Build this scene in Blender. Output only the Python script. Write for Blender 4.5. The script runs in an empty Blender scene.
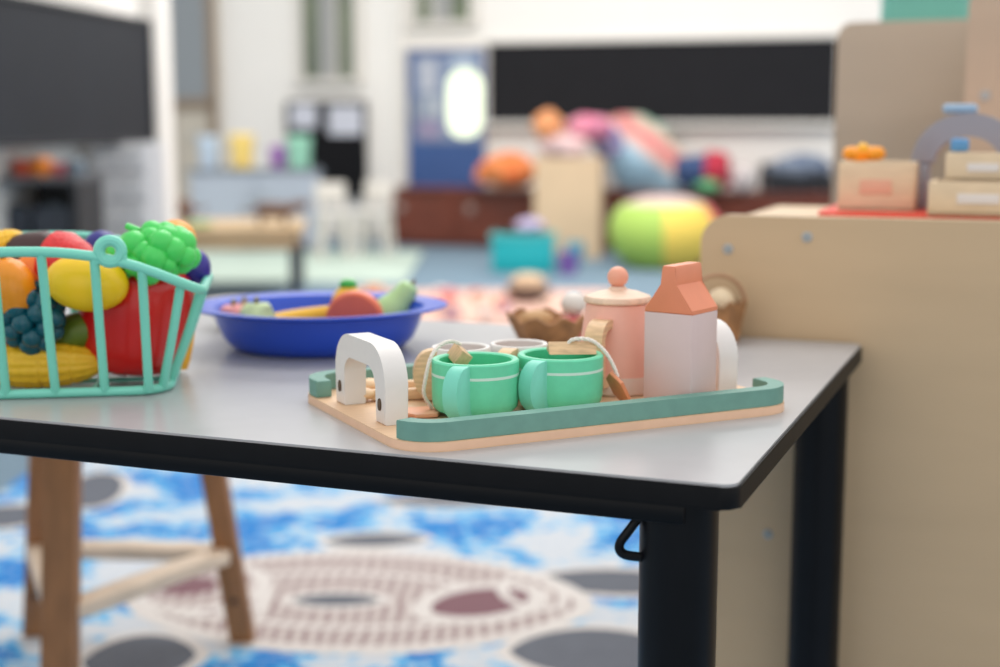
import bpy, bmesh, math, random
from mathutils import Vector, Matrix, Euler, noise
random.seed(7)
C = bpy.context.scene.collection
sc = bpy.context.scene
PI = math.pi

# ------------------------------------------------------------------ camera
EYE, PITCH, FPX = 0.82, math.radians(8.45), 1400.0
cam = bpy.data.objects.new('camera', bpy.data.cameras.new('camera'))
C.objects.link(cam); sc.camera = cam
cam.location = (0, 0, EYE); cam.rotation_euler = (PI/2 - PITCH, 0, 0)
cam.data.sensor_width = 36; cam.data.lens = 36*FPX/1000
cam.data.clip_start = 0.02
cam.data.dof.use_dof = True
cam.data.dof.focus_distance = .99
cam.data.dof.aperture_fstop = 3.2
cam.data.dof.aperture_blades = 9

# ------------------------------------------------------------------ light
world = bpy.data.worlds.new('daylight'); sc.world = world
world.use_nodes = True
world.node_tree.nodes['Background'].inputs[0].default_value = (1.0, 0.99, 0.98, 1)
world.node_tree.nodes['Background'].inputs[1].default_value = 0.9
def area(name, loc, target, size, power, col=(1, 1, 1)):
    l = bpy.data.lights.new(name, 'AREA'); l.shape = 'RECTANGLE'
    l.size, l.size_y = size; l.energy = power; l.color = col
    o = bpy.data.objects.new(name, l); C.objects.link(o); o.location = loc
    o.rotation_euler = (Vector(target) - Vector(loc)).to_track_quat('-Z', 'Y').to_euler()
area('window_light', (-2.6, 2.4, 2.5), (0.1, 1.4, 0.6), (1.8, 1.4), 70, (0.96, 0.98, 1.0))
area('ceiling_lamp_near', (0.1, 2.3, 2.6), (0.0, 1.2, 0.6), (1.6, 0.9), 17, (1, 0.99, 0.96))
area('ceiling_lamp_far', (0.2, 6.5, 3.2), (0.2, 6.8, 0), (3.0, 2.0), 105, (1, 0.98, 0.95))
sc.view_settings.view_transform = 'Standard'
sc.view_settings.look = 'None'
sc.view_settings.gamma = 1
sc.view_settings.exposure = 0.28
sc.view_settings.use_curve_mapping = False
sc.cycles.use_denoising = True

# ------------------------------------------------------------------ measuring helpers
def _ray(px, py):
    x = (px-500)/FPX; y = (333.5-py)/FPX
    return x, math.cos(PITCH)+y*math.sin(PITCH), -math.sin(PITCH)+y*math.cos(PITCH)
def G(px, py, z=0.6):            # point of the level z
    r = _ray(px, py); t = (z-EYE)/r[2]
    return Vector((r[0]*t, r[1]*t, z))
def at(px, py, Y):               # point at distance Y ahead
    r = _ray(px, py); t = Y/r[1]
    return Vector((r[0]*t, Y, EYE+r[2]*t))

# ------------------------------------------------------------------ materials
def lin(c):
    return tuple(((v/255)/12.92 if v/255 <= .04045 else (((v/255)+.055)/1.055)**2.4) for v in c)
MATS = {}
def mat(name, rgb, rough=.5, var=0.0, scale=20, bump=0.0, metal=0, spec=.5, stretch=(1, 1, 1), emit=0, rgb2=None, trans=0, coat=0):
    if name in MATS: return MATS[name]
    m = bpy.data.materials.new(name); m.use_nodes = True
    nt = m.node_tree; b = nt.nodes['Principled BSDF']
    c = lin(rgb)
    b.inputs['Base Color'].default_value = (*c, 1)
    b.inputs['Roughness'].default_value = rough
    b.inputs['Metallic'].default_value = metal
    b.inputs['Specular IOR Level'].default_value = spec
    b.inputs['Transmission Weight'].default_value = trans
    b.inputs['Coat Weight'].default_value = coat
    if emit:
        b.inputs['Emission Color'].default_value = (*c, 1); b.inputs['Emission Strength'].default_value = emit
    if var or bump or rgb2:
        tc = nt.nodes.new('ShaderNodeTexCoord'); mp = nt.nodes.new('ShaderNodeMapping')
        mp.inputs['Scale'].default_value = stretch
        n = nt.nodes.new('ShaderNodeTexNoise'); n.inputs['Scale'].default_value = scale
        n.inputs['Detail'].default_value = 5
        nt.links.new(tc.outputs['Object'], mp.inputs[0]); nt.links.new(mp.outputs[0], n.inputs['Vector'])
        if var or rgb2:
            rp = nt.nodes.new('ShaderNodeValToRGB')
            c2 = lin(rgb2) if rgb2 else tuple(v*(1-var) for v in c)
            c1 = c if rgb2 else tuple(min(1, v*(1+var)) for v in c)
            rp.color_ramp.elements[0].color = (*c2, 1); rp.color_ramp.elements[1].color = (*c1, 1)
            rp.color_ramp.elements[0].position = .35; rp.color_ramp.elements[1].position = .65
            nt.links.new(n.outputs['Fac'], rp.inputs[0]); nt.links.new(rp.outputs[0], b.inputs['Base Color'])
        if bump:
            bp = nt.nodes.new('ShaderNodeBump'); bp.inputs['Strength'].default_value = bump
            bp.inputs['Distance'].default_value = .002
            nt.links.new(n.outputs['Fac'], bp.inputs['Height']); nt.links.new(bp.outputs[0], b.inputs['Normal'])
    MATS[name] = m
    return m

M_top = mat('laminate', (174, 174, 177), .28, .02, 40, bump=.02)
M_edge = mat('black_edge', (15, 15, 17), .5, .1, 60, bump=.05, spec=.15)
M_steel = mat('black_steel', (9, 10, 14), .35, .1, 40, bump=.02, spec=.2)
M_traywood = mat('tray_wood', (226, 188, 152), .5, .05, 30, stretch=(1, 8, 1))
M_trayedge = mat('tray_edge', (232, 192, 162), .5, .03, 60)
M_rim = mat('sage_paint', (106, 152, 140), .55, .04, 90, bump=.1)
M_mint = mat('mint_paint', (104, 212, 170), .42, .03, 120, bump=.08)
M_mintlight = mat('mint_paint_light', (120, 212, 190), .45, .02, 120, bump=.08)
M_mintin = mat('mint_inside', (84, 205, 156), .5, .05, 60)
M_white = mat('white_paint', (226, 222, 219), .45, .01, 90, bump=.05)
M_line = mat('pale_line', (205, 232, 220), .5)
M_plainwood = mat('beech', (224, 190, 150), .5, .12, 60, bump=.1, stretch=(1, 1, 8))
M_bagwood = mat('walnut_ply', (206, 172, 132), .55, .15, 90, stretch=(1, 6, 1))
M_string = mat('cotton', (240, 232, 224), .9, .08, 800, bump=.5)
M_copper = mat('copper_paint', (220, 138, 96), .5, .05, 60)
M_tagface = mat('peach_tag', (236, 168, 134), .5, .04, 60)
M_plug = mat('wood_plug', (88, 68, 50), .7, .3, 300)
M_pink = mat('teapot_pink', (240, 182, 164), .42, .02, 60)
M_palepink = mat('teapot_base', (232, 208, 196), .5)
M_lid = mat('lid_wood', (230, 200, 176), .5, .1, 60, stretch=(1, 8, 1))
M_knob = mat('knob_pink', (236, 166, 140), .4)
M_carton = mat('carton_paint', (212, 190, 188), .45, .01, 60)
M_cartontop = mat('carton_top', (228, 138, 102), .45, .02, 60)
M_turq = mat('turquoise_plastic', (122, 212, 192), .32, spec=.5)
M_panel = mat('panel_ply', (202, 174, 138), .5, .035, 3, stretch=(1, 1, 6))
M_paneledge = mat('panel_edge', (214, 192, 160), .5, .1, 10, stretch=(1, 1, 60))
M_bolt = mat('bolt', (170, 176, 178), .4)
M_stool = mat('stool_wood', (160, 110, 68), .5, .12, 14, stretch=(6, 6, 1))
M_stoolpale = mat('stool_rail', (240, 218, 194), .5, .08, 14)
M_wall = mat('wall_paint', (238, 234, 228), .8, .012, 2)
M_floor = mat('carpet_floor', (112, 134, 150), .95, .06, 40)
M_skirt = mat('skirting', (215, 210, 202), .6)
M_black = mat('blackboard', (31, 31, 34), .8, .05, 8, spec=.2)
M_tray = mat('metal_trim', (214, 211, 205), .5)
M_mahog = mat('mahogany', (108, 50, 32), .45, .3, 5, stretch=(1, 1, 8))
def simple(name, rgb, rough=.55, **k): return mat(name, rgb, rough, **k)

# ------------------------------------------------------------------ mesh helpers
def BM(): return bmesh.new()
def xf(loc=(0, 0, 0), rot=(0, 0, 0), scl=(1, 1, 1)):
    return Matrix.Translation(loc) @ Euler(rot).to_matrix().to_4x4() @ Matrix.Diagonal((*scl, 1))
def box(bm, c, s, rot=(0, 0, 0), bev=0.0, seg=2, mi=0):
    r = bmesh.ops.create_cube(bm, size=1)
    vs = r['verts']
    for v in vs: v.co = Vector((v.co.x*s[0], v.co.y*s[1], v.co.z*s[2]))
    fs = {f for v in vs for f in v.link_faces}
    for f in fs: f.material_index = mi
    if bev:
        es = {e for v in vs for e in v.link_edges}
        rr = bmesh.ops.bevel(bm, geom=list(es), offset=bev, segments=seg, affect='EDGES', profile=.5)
        vs = list({v for f in rr['faces'] for v in f.verts} | {v for v in vs if v.is_valid})
        for f in rr['faces']: f.material_index = mi
    m = Matrix.Translation(c) @ Euler(rot).to_matrix().to_4x4()
    for v in vs: v.co = m @ v.co
    return vs
def lathe(bm, prof, seg=48, mtx=None, close=True, mis=None, wob=None):
    rings = []
    for (r, z) in prof:
        if r < 1e-6: rings.append([bm.verts.new((0, 0, z))])
        else:
            ring = []
            for k in range(seg):
                a = 2*PI*k/seg; q = r*(wob(a, z) if wob else 1)
                ring.append(bm.verts.new((q*math.cos(a), q*math.sin(a), z)))
            rings.append(ring)
    for i in range(len(rings)-1):
        A, B = rings[i], rings[i+1]; mi = mis[i] if mis else 0
        for k in range(seg):
            k2 = (k+1) % seg
            if len(A) == 1 and len(B) == 1: continue
            if len(A) == 1: f = bm.faces.new((A[0], B[k2], B[k]))
            elif len(B) == 1: f = bm.faces.new((A[k], A[k2], B[0]))
            else: f = bm.faces.new((A[k], A[k2], B[k2], B[k]))
            f.material_index = mi
    vs = [v for r in rings for v in r]
    if mtx is not None:
        for v in vs: v.co = mtx @ v.co
    return vs
def tube(bm, pts, r, seg=10, closed=False, rad=None, smooth=0, mi=0, flat=1.0):
    pts = [Vector(p) for p in pts]
    for _ in range(smooth):
        q = []
        n = len(pts)
        rg = range(n if closed else n-1)
        if not closed: q.append(pts[0])
        for i in rg:
            a, b = pts[i], pts[(i+1) % n]
            q += [a*.75+b*.25, a*.25+b*.75]
        if not closed: q.append(pts[-1])
        pts = q
    n = len(pts); rings = []; up = None
    for i, p in enumerate(pts):
        if closed: d = pts[(i+1) % n]-pts[i-1]
        else: d = pts[min(i+1, n-1)]-pts[max(i-1, 0)]
        d.normalize()
        if up is None:
            up = Vector((0, 0, 1)) if abs(d.z) < .9 else Vector((1, 0, 0))
        up = (up-d*up.dot(d)).normalized(); s = d.cross(up)
        rr = r*(rad(i/(n-1)) if rad else 1)
        rings.append([bm.verts.new(p+(up*math.cos(2*PI*k/seg)*flat+s*math.sin(2*PI*k/seg))*rr) for k in range(seg)])
    for i in range(n if closed else n-1):
        A, B = rings[i], rings[(i+1) % n]
        for k in range(seg):
            f = bm.faces.new((A[k], A[(k+1) % seg], B[(k+1) % seg], B[k])); f.material_index = mi
    if not closed:
        for R, rev in ((rings[0], False), (rings[-1], True)):
            f = bm.faces.new(R if rev else R[::-1]); f.material_index = mi
    return [v for R in rings for v in R]
def prism(bm, poly, h, mtx=None, mi=0, mside=None, bev=0):
    """poly in local xy, extruded along +z by h"""
    a = [bm.verts.new((x, y, 0)) for x, y in poly]; b = [bm.verts.new((x, y, h)) for x, y in poly]
    n = len(poly); fs = []
    f = bm.faces.new(a[::-1]); f.material_index = mi; fs.append(f)
    f2 = bm.faces.new(b); f2.material_index = mi; fs.append(f2)
    for i in range(n):
        g = bm.faces.new((a[i], a[(i+1) % n], b[(i+1) % n], b[i])); g.material_index = mi if mside is None else mside
    vs = a+b
    if bev:
        es = list(f.edges)+list(f2.edges)
        rr = bmesh.ops.bevel(bm, geom=es, offset=bev, segments=2, affect='EDGES', profile=.5)
        vs = list({v for g in rr['faces'] for v in g.verts} | {v for v in vs if v.is_valid})
    if mtx is not None:
        for v in vs: v.co = mtx @ v.co
    return vs
def ball(bm, c, s, rot=(0, 0, 0), sub=3, lump=0, lf=30, seed=0, mi=0):
    r = bmesh.ops.create_icosphere(bm, subdivisions=sub, radius=1)
    e = Euler(rot).to_matrix(); s = Vector(s) if not isinstance(s, (int, float)) else Vector((s, s, s))
    for v in r['verts']:
        n = v.co.normalized()
        k = 1+(lump*noise.noise(n*lf+Vector((seed, seed*.7, 1))) if lump else 0)
        v.co = Vector(c)+e @ Vector((n.x*s.x*k, n.y*s.y*k, n.z*s.z*k))
    for f in {f for v in r['verts'] for f in v.link_faces}: f.material_index = mi
    return r['verts']
def obj(name, bm, mats, parent=None, smooth=35, **tags):
    bmesh.ops.recalc_face_normals(bm, faces=bm.faces[:])
    me = bpy.data.meshes.new(name); bm.to_mesh(me); bm.free()
    for m in (mats if isinstance(mats, (list, tuple)) else [mats]): me.materials.append(m)
    if smooth:
        for p in me.polygons: p.use_smooth = True
        try: me.set_sharp_from_angle(angle=math.radians(smooth))
        except Exception: pass
    o = bpy.data.objects.new(name, me); C.objects.link(o)
    if parent: o.parent = parent
    for k, v in tags.items(): o[k] = v
    return o
def thing(name, label, cat, loc=(0, 0, 0), rz=0, group=None):
    o = bpy.data.objects.new(name, None); C.objects.link(o)
    o.empty_display_size = .05
    o.location = loc; o.rotation_euler = (0, 0, rz); o['label'] = label; o['category'] = cat
    if group: o['group'] = group
    return o
def solo(name, bm, mats, label, cat, loc=(0, 0, 0), rz=0, group=None, smooth=35):
    o = obj(name, bm, mats, None, smooth); o.location = loc; o.rotation_euler = (0, 0, rz)
    o['label'] = label; o['category'] = cat
    if group: o['group'] = group
    return o
def struct(name, bm, mats, parent=None, loc=(0, 0, 0), rz=0, smooth=0):
    o = obj(name, bm, mats, parent, smooth)
    if parent is None: o['kind'] = 'structure'; o.location = loc; o.rotation_euler = (0, 0, rz)
    return o
def rrect(x0, x1, y0, y1, r, n=8):
    out = []
    for cx, cy, a0 in ((x1-r, y0+r, -90), (x1-r, y1-r, 0), (x0+r, y1-r, 90), (x0+r, y0+r, 180)):
        for k in range(n+1):
            a = math.radians(a0+90*k/n); out.append((cx+r*math.cos(a), cy+r*math.sin(a)))
    return out

# ================================================================== THE ROOM
TH = math.radians(-21.45)                    # heading of the table and shelf fronts
EX = Vector((math.cos(TH), math.sin(TH), 0)); EY = Vector((-math.sin(TH), math.cos(TH), 0))
WA = math.radians(-17.46)                   # heading of the far wall
WD = Vector((math.cos(WA), math.sin(WA), 0)); WN = Vector((math.sin(WA), -math.cos(WA), 0))
W0 = Vector((-0.8, 10.15, 0))
def wall_t(px, z=EYE, off=0.0):
    """distance along the far wall at which it crosses a sight line"""
    k = (px-500)/FPX; best = None; p0 = W0+WN*off
    c, s = math.cos(PITCH), math.sin(PITCH)
    # x = k*(Y c - (z-E) s)
    q = -(z-EYE)*s
    return (k*(p0.y*c+q)-p0.x)/(WD.x-k*WD.y*c)
def wall_p(px, off=0.0, z=EYE):
    return W0+WN*off+WD*wall_t(px, z, off)
def wall_z(px, py, off=0.0):
    p = wall_p(px, off); return at(px, py, p.y).z

bm = BM(); box(bm, (0, 6, -.05), (16, 20, .1)); struct('floor', bm, M_floor)
bm = BM(); box(bm, (0, .06, 1.6), (11.6, .12, 3.2)); struct('wall_back', bm, M_wall, loc=W0+WD*1.6-WN*.0, rz=WA)
# the left side wall with its pier
LWA = math.atan2(-.1, .995)
bm = BM(); box(bm, (0, 0, 1.6), (.12, 5.2, 3.2)); struct('wall_left', bm, M_wall, loc=(-1.86, 3.5, 0), rz=-LWA*0+math.radians(-5.8))
p = at(157, 240, 6.15); bm = BM(); box(bm, (p.x, 6.2, 1.6), (.115, .2, 3.2), bev=.01); struct('trim_1', bm, M_wall)
bm = BM(); box(bm, (-3.9, 0, .05), (3.4, .02, .1)); box(bm, (0.9, 0, .05), (9, .02, .1), bev=.004)
struct('baseboard_back', bm, M_skirt, loc=W0+WD*1.6+WN*.012, rz=WA)

# ---- door to the left
def wallthing(px0, px1, name=None, off=0.0):
    a, b = wall_t(px0, off=off), wall_t(px1, off=off)
    return W0+WN*off+WD*((a+b)/2), b-a
loc, w = wallthing(168, 219, off=.03)
z1 = 2.15
d1 = BM(); box(d1, (0, 0, z1/2), (w, .05, z1), bev=.004); d1 = struct('door_1', d1, mat('door_beige', (196, 187, 172), .6, .03, 6), loc=loc, rz=WA)
zb = wall_z(190, 98)
b = BM(); box(b, (0, -.03, (zb+z1-.15)/2), (w*.78, .012, z1-.15-zb)); obj('pane', b, mat('grey_glass', (136, 142, 146), .4), d1, 0)
b = BM(); box(b, (-w/2+.03, -.03, z1/2), (.07, .03, z1), bev=.005); box(b, (w/2-.03, -.03, z1/2), (.07, .03, z1), bev=.005); box(b, (0, -.03, zb-.05), (w, .03, .08), bev=.005)
obj('door_frame', b, mat('door_brown', (140, 122, 104), .6), d1, 0)
b = BM(); tube(b, [(w/2-.1, -.05, .75), (w/2-.1, -.09, .75), (w/2-.2, -.09, .75)], .01); obj('door_handle', b, M_bolt, d1)

# ---- windows in the far wall
def window(n, px0, px1, pyb, top=2.6, mull=(.5,)):
    loc, w = wallthing(px0, px1, off=.02)
    z0 = wall_z((px0+px1)/2, pyb); h = top-z0
    b = BM(); box(b, (0, 0, z0-.03), (w+.12, .1, .05), bev=.005)
    box(b, (0, 0, top+.03), (w+.12, .04, .06), bev=.005)
    for s in (-1, 1): box(b, (s*(w/2+.03), 0, (z0+top)/2), (.06, .04, h), bev=.005)
    for m in mull: box(b, (-w/2+w*m, -.005, (z0+top)/2), (.018, .03, h))
    o = struct(f'window_{n}', b, M_skirt, loc=loc, rz=WA)
    b = BM(); box(b, (0, .006, (z0+top)/2), (w, .006, h)); 
    obj('pane', b, mat('garden_glass', (112, 122, 96), .3, rgb2=(84, 94, 80), scale=2.2), o, 0)
    b = BM(); box(b, (-w*.02, -.002, (z0+top)/2), (w*.34, .006, h), bev=.002)
    obj('blind', b, mat('grey_blind', (156, 156, 154), .7, .03, 8, stretch=(1, 1, 10)), o, 0)
    return o
window(1, 305, 355, 78, mull=(.68,))
window(2, 418, 470, 21, mull=(.3,))

# ---- blue door with notices and a sunlit pane
loc, w = wallthing(409, 486, off=.03)
z1 = wall_z(447, 50); z0 = wall_z(447, 240)*0
d = BM(); box(d, (0, 0, z1/2), (w, .05, z1), bev=.004)
d = struct('door_2', d, mat('door_blue', (52, 84, 140), .5, .06, 5), loc=loc, rz=WA)
def on_door(name, px0, px1, py0, py1, m, dep=.01, bev=.0, round_=0):
    a, b_ = wall_t(px0, off=.06), wall_t(px1, off=.06); c0 = wall_t(409, off=.03); c1 = wall_t(486, off=.03); cc = (c0+c1)/2
    zt, zb_ = wall_z((px0+px1)/2, py0), wall_z((px0+px1)/2, py1)
    b = BM()
    if round_:
        prism(b, rrect(a-cc, b_-cc, zb_, zt, (b_-a)*round_), dep, Matrix.Translation((0, -.026, 0)) @ Matrix.Rotation(PI/2, 4, 'X'))
    else: box(b, ((a+b_)/2-cc, -.028-dep/2, (zt+zb_)/2), (b_-a, dep, zt-zb_), bev=bev)
    return obj(name, b, m, d, 0)
on_door('pane', 414, 480, 56, 142, mat('door_glass', (116, 134, 166), .25, rgb2=(140, 150, 170), scale=4), .004)
on_door('sunlit_pane', 448, 482, 70, 137, mat('sun_glass', (232, 242, 210), .4, emit=.75), .008, round_=.45)
for k, (a, b_, c_, e_, col) in enumerate(((420, 437, 60, 92, (182, 186, 196)), (424, 444, 96, 118, (168, 176, 186)), (418, 440, 120, 138, (150, 140, 168)), (452, 476, 55, 68, (176, 190, 206)))):
    o = on_door('notice', a, b_, c_, e_, mat(f'notice_paper_{k}', col, .8, .15, 30), .008)
b = BM(); tube(b, [(-w/2+.07, -.03, .85), (-w/2+.07, -.08, .85), (-w/2+.07, -.08, 1.0), (-w/2+.07, -.03, 1.0)], .01); obj('door_handle', b, M_bolt, d)
b = BM()
for s in (-1, 1): box(b, (s*(w/2+.012), 0, z1/2), (.022, .07, z1+.02), bev=.004)
box(b, (0, 0, z1+.012), (w+.046, .07, .02), bev=.004); obj('door_frame', b, M_skirt, d, 0)

# ---- long blackboard
a, b_ = wall_t(487), wall_t(836); zc0, zc1 = .845, 1.38
t = thing('blackboard', 'long low black wall board with a thin pale frame', 'blackboard', W0+WD*((a+b_)/2)+WN*.02, WA)
b = BM(); box(b, (0, 0, (zc0+zc1)/2), (b_-a, .03, zc1-zc0)); obj('board', b, M_black, t, 0)
b = BM()
for z in (zc0-.012, zc1+.012): box(b, (0, -.005, z), (b_-a+.05, .05, .024), bev=.003)
for s in (-1, 1): box(b, (s*((b_-a)/2+.012), -.005, (zc0+zc1)/2), (.024, .05, zc1-zc0), bev=.003)
obj('frame', b, M_tray, t, 0)
b = BM(); box(b, (0, -.05, zc0-.03), (b_-a, .06, .012), bev=.003); obj('ledge', b, M_tray, t, 0)

# ---- picture rail / pipe on the wall
b = BM(); tube(b, [(0, -.03, 0), (0, -.03, 3.1)], .03, 12)
struct('trim_2', b, M_wall, loc=wall_p(402, .0), rz=WA)

# ---- notice board (black) with two white sheets
loc, w = wallthing(287, 366, off=.03)
zt, zb = wall_z(326, 101), wall_z(326, 196)
t = thing('notice_board', 'black square notice board with two white sheets pinned at its top', 'notice board', loc, WA)
b = BM(); box(b, (0, 0, (zt+zb)/2), (w, .04, zt-zb), bev=.004); obj('board', b, mat('black_felt', (20, 20, 23), .85, spec=.2), t, 0)
for (px0, px1, py0, py1) in ((291, 321, 104, 128), (329, 366, 106, 135)):
    x0, x1 = (px0+1.5-326.5)/79*w, (px1-2.5-326.5)/79*w
    b = BM(); box(b, ((x0+x1)/2, -.024, (wall_z(326, py0)+wall_z(326, py1))/2), (x1-x0, .006, wall_z(326, py0)-wall_z(326, py1))); obj('paper_sheet', b, mat('paper', (204, 206, 216), .8), t, 0)

# ---- big dark screen at the left
pa, pb = at(-120, 80, 3.9), at(145, 80, 5.7)
pa.z = pb.z = 0; dv = (pb-pa); ln = dv.length; ang = math.atan2(dv.y, dv.x)
zt, zb = at(145, 20, 5.7).z, at(145, 143, 5.7).z
t = thing('display_screen', 'large dark grey screen mounted on the left wall above the drawers', 'screen', (pa+pb)/2, ang)
b = BM(); box(b, (0, 0, (zt+zb)/2), (ln, .06, zt-zb), bev=.006); obj('screen_panel', b, mat('dark_screen', (38, 41, 48), .5, .12, 2, spec=.3), t, 0)
b = BM()
for z in (zt-.01, zb+.01): box(b, (0, -.034, z), (ln, .012, .02), bev=.003)
for s in (-1, 1): box(b, (s*(ln/2-.01), -.034, (zt+zb)/2), (.02, .012, zt-zb), bev=.003)
obj('bezel', b, mat('screen_bezel', (34, 36, 42), .5), t, 0)

# ================================================================== FLOOR COVERINGS
def rug_material():
    m = bpy.data.materials.new('painted_rug'); m.use_nodes = True; nt = m.node_tree; L = nt.links
    b = nt.nodes['Principled BSDF']; b.inputs['Roughness'].default_value = .9
    tc = nt.nodes.new('ShaderNodeTexCoord')
    n = nt.nodes.new('ShaderNodeTexNoise'); n.inputs['Scale'].default_value = 5.2; n.inputs['Detail'].default_value = 2
    n2 = nt.nodes.new('ShaderNodeTexNoise'); n2.inputs['Scale'].default_value = 38; n2.inputs['Detail'].default_value = 1
    v = nt.nodes.new('ShaderNodeTexVoronoi'); v.inputs['Scale'].default_value = 48
    for q in (n, n2, v): L.new(tc.outputs['Object'], q.inputs['Vector'])
    a = nt.nodes.new('ShaderNodeMath'); a.operation = 'MULTIPLY_ADD'; a.inputs[1].default_value = .35
    L.new(n2.outputs['Fac'], a.inputs[0]); L.new(n.outputs['Fac'], a.inputs[2])
    r = nt.nodes.new('ShaderNodeValToRGB'); e = r.color_ramp.elements
    e[0].position = .60; e[0].color = (*lin((14, 120, 196)), 1)
    e[1].position = .72; e[1].color = (*lin((196, 202, 210)), 1)
    x = e.new(.655); x.color = (*lin((90, 178, 224)), 1)
    L.new(a.outputs[0], r.inputs[0])
    d = nt.nodes.new('ShaderNodeValToRGB'); d.color_ramp.elements[0].position = .25; d.color_ramp.elements[1].position = .4
    d.color_ramp.elements[0].color = (.35, .35, .35, 1); d.color_ramp.elements[1].color = (0, 0, 0, 1)
    L.new(v.outputs['Distance'], d.inputs[0])
    mx = nt.nodes.new('ShaderNodeMixRGB'); mx.inputs[2].default_value = (*lin((225, 222, 218)), 1)
    L.new(d.outputs[0], mx.inputs[0]); L.new(r.outputs[0], mx.inputs[1]); L.new(mx.outputs[0], b.inputs['Base Color'])
    return m
def net_material():
    m = bpy.data.materials.new('netted_rug'); m.use_nodes = True; nt = m.node_tree; L = nt.links
    b = nt.nodes['Principled BSDF']; b.inputs['Roughness'].default_value = .9
    tc = nt.nodes.new('ShaderNodeTexCoord')
    w1 = nt.nodes.new('ShaderNodeTexWave'); w1.inputs['Scale'].default_value = 13; w1.inputs['Distortion'].default_value = 1.5; w1.inputs['Detail'].default_value = 0
    w2 = nt.nodes.new('ShaderNodeTexWave'); w2.inputs['Scale'].default_value = 7; w2.bands_direction = 'Y'; w2.inputs['Distortion'].default_value = 2.5; w2.inputs['Detail'].default_value = 0
    for q in (w1, w2): L.new(tc.outputs['Object'], q.inputs['Vector'])
    mx = nt.nodes.new('ShaderNodeMath'); mx.operation = 'MAXIMUM'; L.new(w1.outputs['Fac'], mx.inputs[0]); mx.inputs[1].default_value = .1
    r = nt.nodes.new('ShaderNodeValToRGB'); e = r.color_ramp.elements
    e[0].position = .25; e[0].color = (*lin((150, 128, 128)), 1); e[1].position = .6; e[1].color = (*lin((200, 190, 186)), 1)
    L.new(mx.outputs[0], r.inputs[0]); L.new(r.outputs[0], b.inputs['Base Color'])
    return m
M_leafgrey = mat('rug_grey', (96, 100, 110), .9, .05, 30)
M_rugwhite = mat('rug_white', (214, 208, 204), .9, .03, 40)
M_rugmar = mat('rug_maroon', (124, 88, 96), .9)
bm = BM()
prism(bm, rrect(-1.12, 1.3, .5, 4.3, .06), .006, mi=0)
ztop = [.0061]
def motif(cx, cy, rx, ry, rot, mi, pointy=1.0, ring=0.0):
    ztop[0] += .00005
    n = 48; out = []; inn = []
    for k in range(n):
        a = 2*PI*k/n; s, c = math.sin(a), math.cos(a)
        e = abs(s)**pointy*(1 if s > 0 else -1)
        X, Y = rx*c, ry*e
        ca, sa = math.cos(rot), math.sin(rot)
        out.append(bm.verts.new((cx+X*ca-Y*sa, cy+X*sa+Y*ca, ztop[0])))
        if ring:
            X, Y = (rx-ring)*c, (ry-ring)*e
            inn.append(bm.verts.new((cx+X*ca-Y*sa, cy+X*sa+Y*ca, ztop[0])))
    if ring:
        for k in range(n):
            f = bm.faces.new((out[k], out[(k+1) % n], inn[(k+1) % n], inn[k])); f.material_index = mi
    else:
        f = bm.faces.new(out); f.material_index = mi
def leaf(px0, px1, py, ry, rot=0, mi=1, p=1.4, edge=.022):
    a, b_ = G(px0, py, 0), G(px1, py, 0); c = (a+b_)/2; rx = (b_-a).length/2
    motif(c.x, c.y, rx+edge, ry+edge, rot, 2, p); motif(c.x, c.y, rx, ry, rot, mi, p)
leaf(325, 425, 543, .045, .1); leaf(535, 700, 585, .07, -.1); leaf(510, 680, 655, .10, .0)
leaf(85, 195, 662, .10, .15); leaf(70, 122, 492, .16, .2, 1, 1.0, .02)
leaf(380, 520, 503, .05, .0); leaf(-60, 60, 520, .09, .3)
# netted oval, made of a white-rimmed mesh field with inner eyes
c = G(355, 600, 0)
motif(c.x, c.y, .42, .27, -.12, 2, 1.25); motif(c.x, c.y, .385, .235, -.12, 3, 1.25)
motif(c.x-.02, c.y-.01, .30, .15, -.12, 2, 1.2, .02)
motif(c.x+.22, c.y-.03, .13, .10, .6, 2, 1.2); motif(c.x+.22, c.y-.03, .095, .065, .6, 4, 1.2)
motif(c.x+.31, c.y+.02, .06, .10, .3, 2, 1.1, .02)
motif(c.x-.03, c.y-.02, .10, .05, 0, 2, 1.2); motif(c.x-.03, c.y-.02, .075, .032, 0, 1, 1.2)
motif(c.x-.24, c.y-.01, .10, .11, .3, 2, 1.1); motif(c.x-.24, c.y-.01, .07, .08, .3, 4, 1.1); motif(c.x-.2, c.y-.01, .05, .12, .3, 2, 1.1, .015)
c2 = G(200, 590, 0); motif(c2.x, c2.y, .13, .14, .1, 2, 1.1); motif(c2.x, c2.y, .10, .11, .1, 3, 1.1); motif(c2.x-.02, c2.y, .05, .05, .1, 4, 1.0)
solo('patterned_rug', bm, [rug_material(), M_leafgrey, M_rugwhite, net_material(), M_rugmar],
     'blue and white dotted rug with grey leaf shapes lying under the table', 'rug')
bm = BM(); prism(bm, rrect(-2.6, -.5, 7.3, 9.1, .04), .012)
solo('green_mat', bm, mat('pale_green', (182, 198, 186), .9, .1, 4), 'pale green floor mat beyond the low wooden table', 'mat')
bm = BM(); prism(bm, rrect(-.75, .55, 5.7, 6.9, .04), .014)
solo('play_mat', bm, mat('peach_mat', (216, 176, 160), .9, .1, 9), 'peach coloured play mat on the floor beyond the blue bowl', 'mat')

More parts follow.
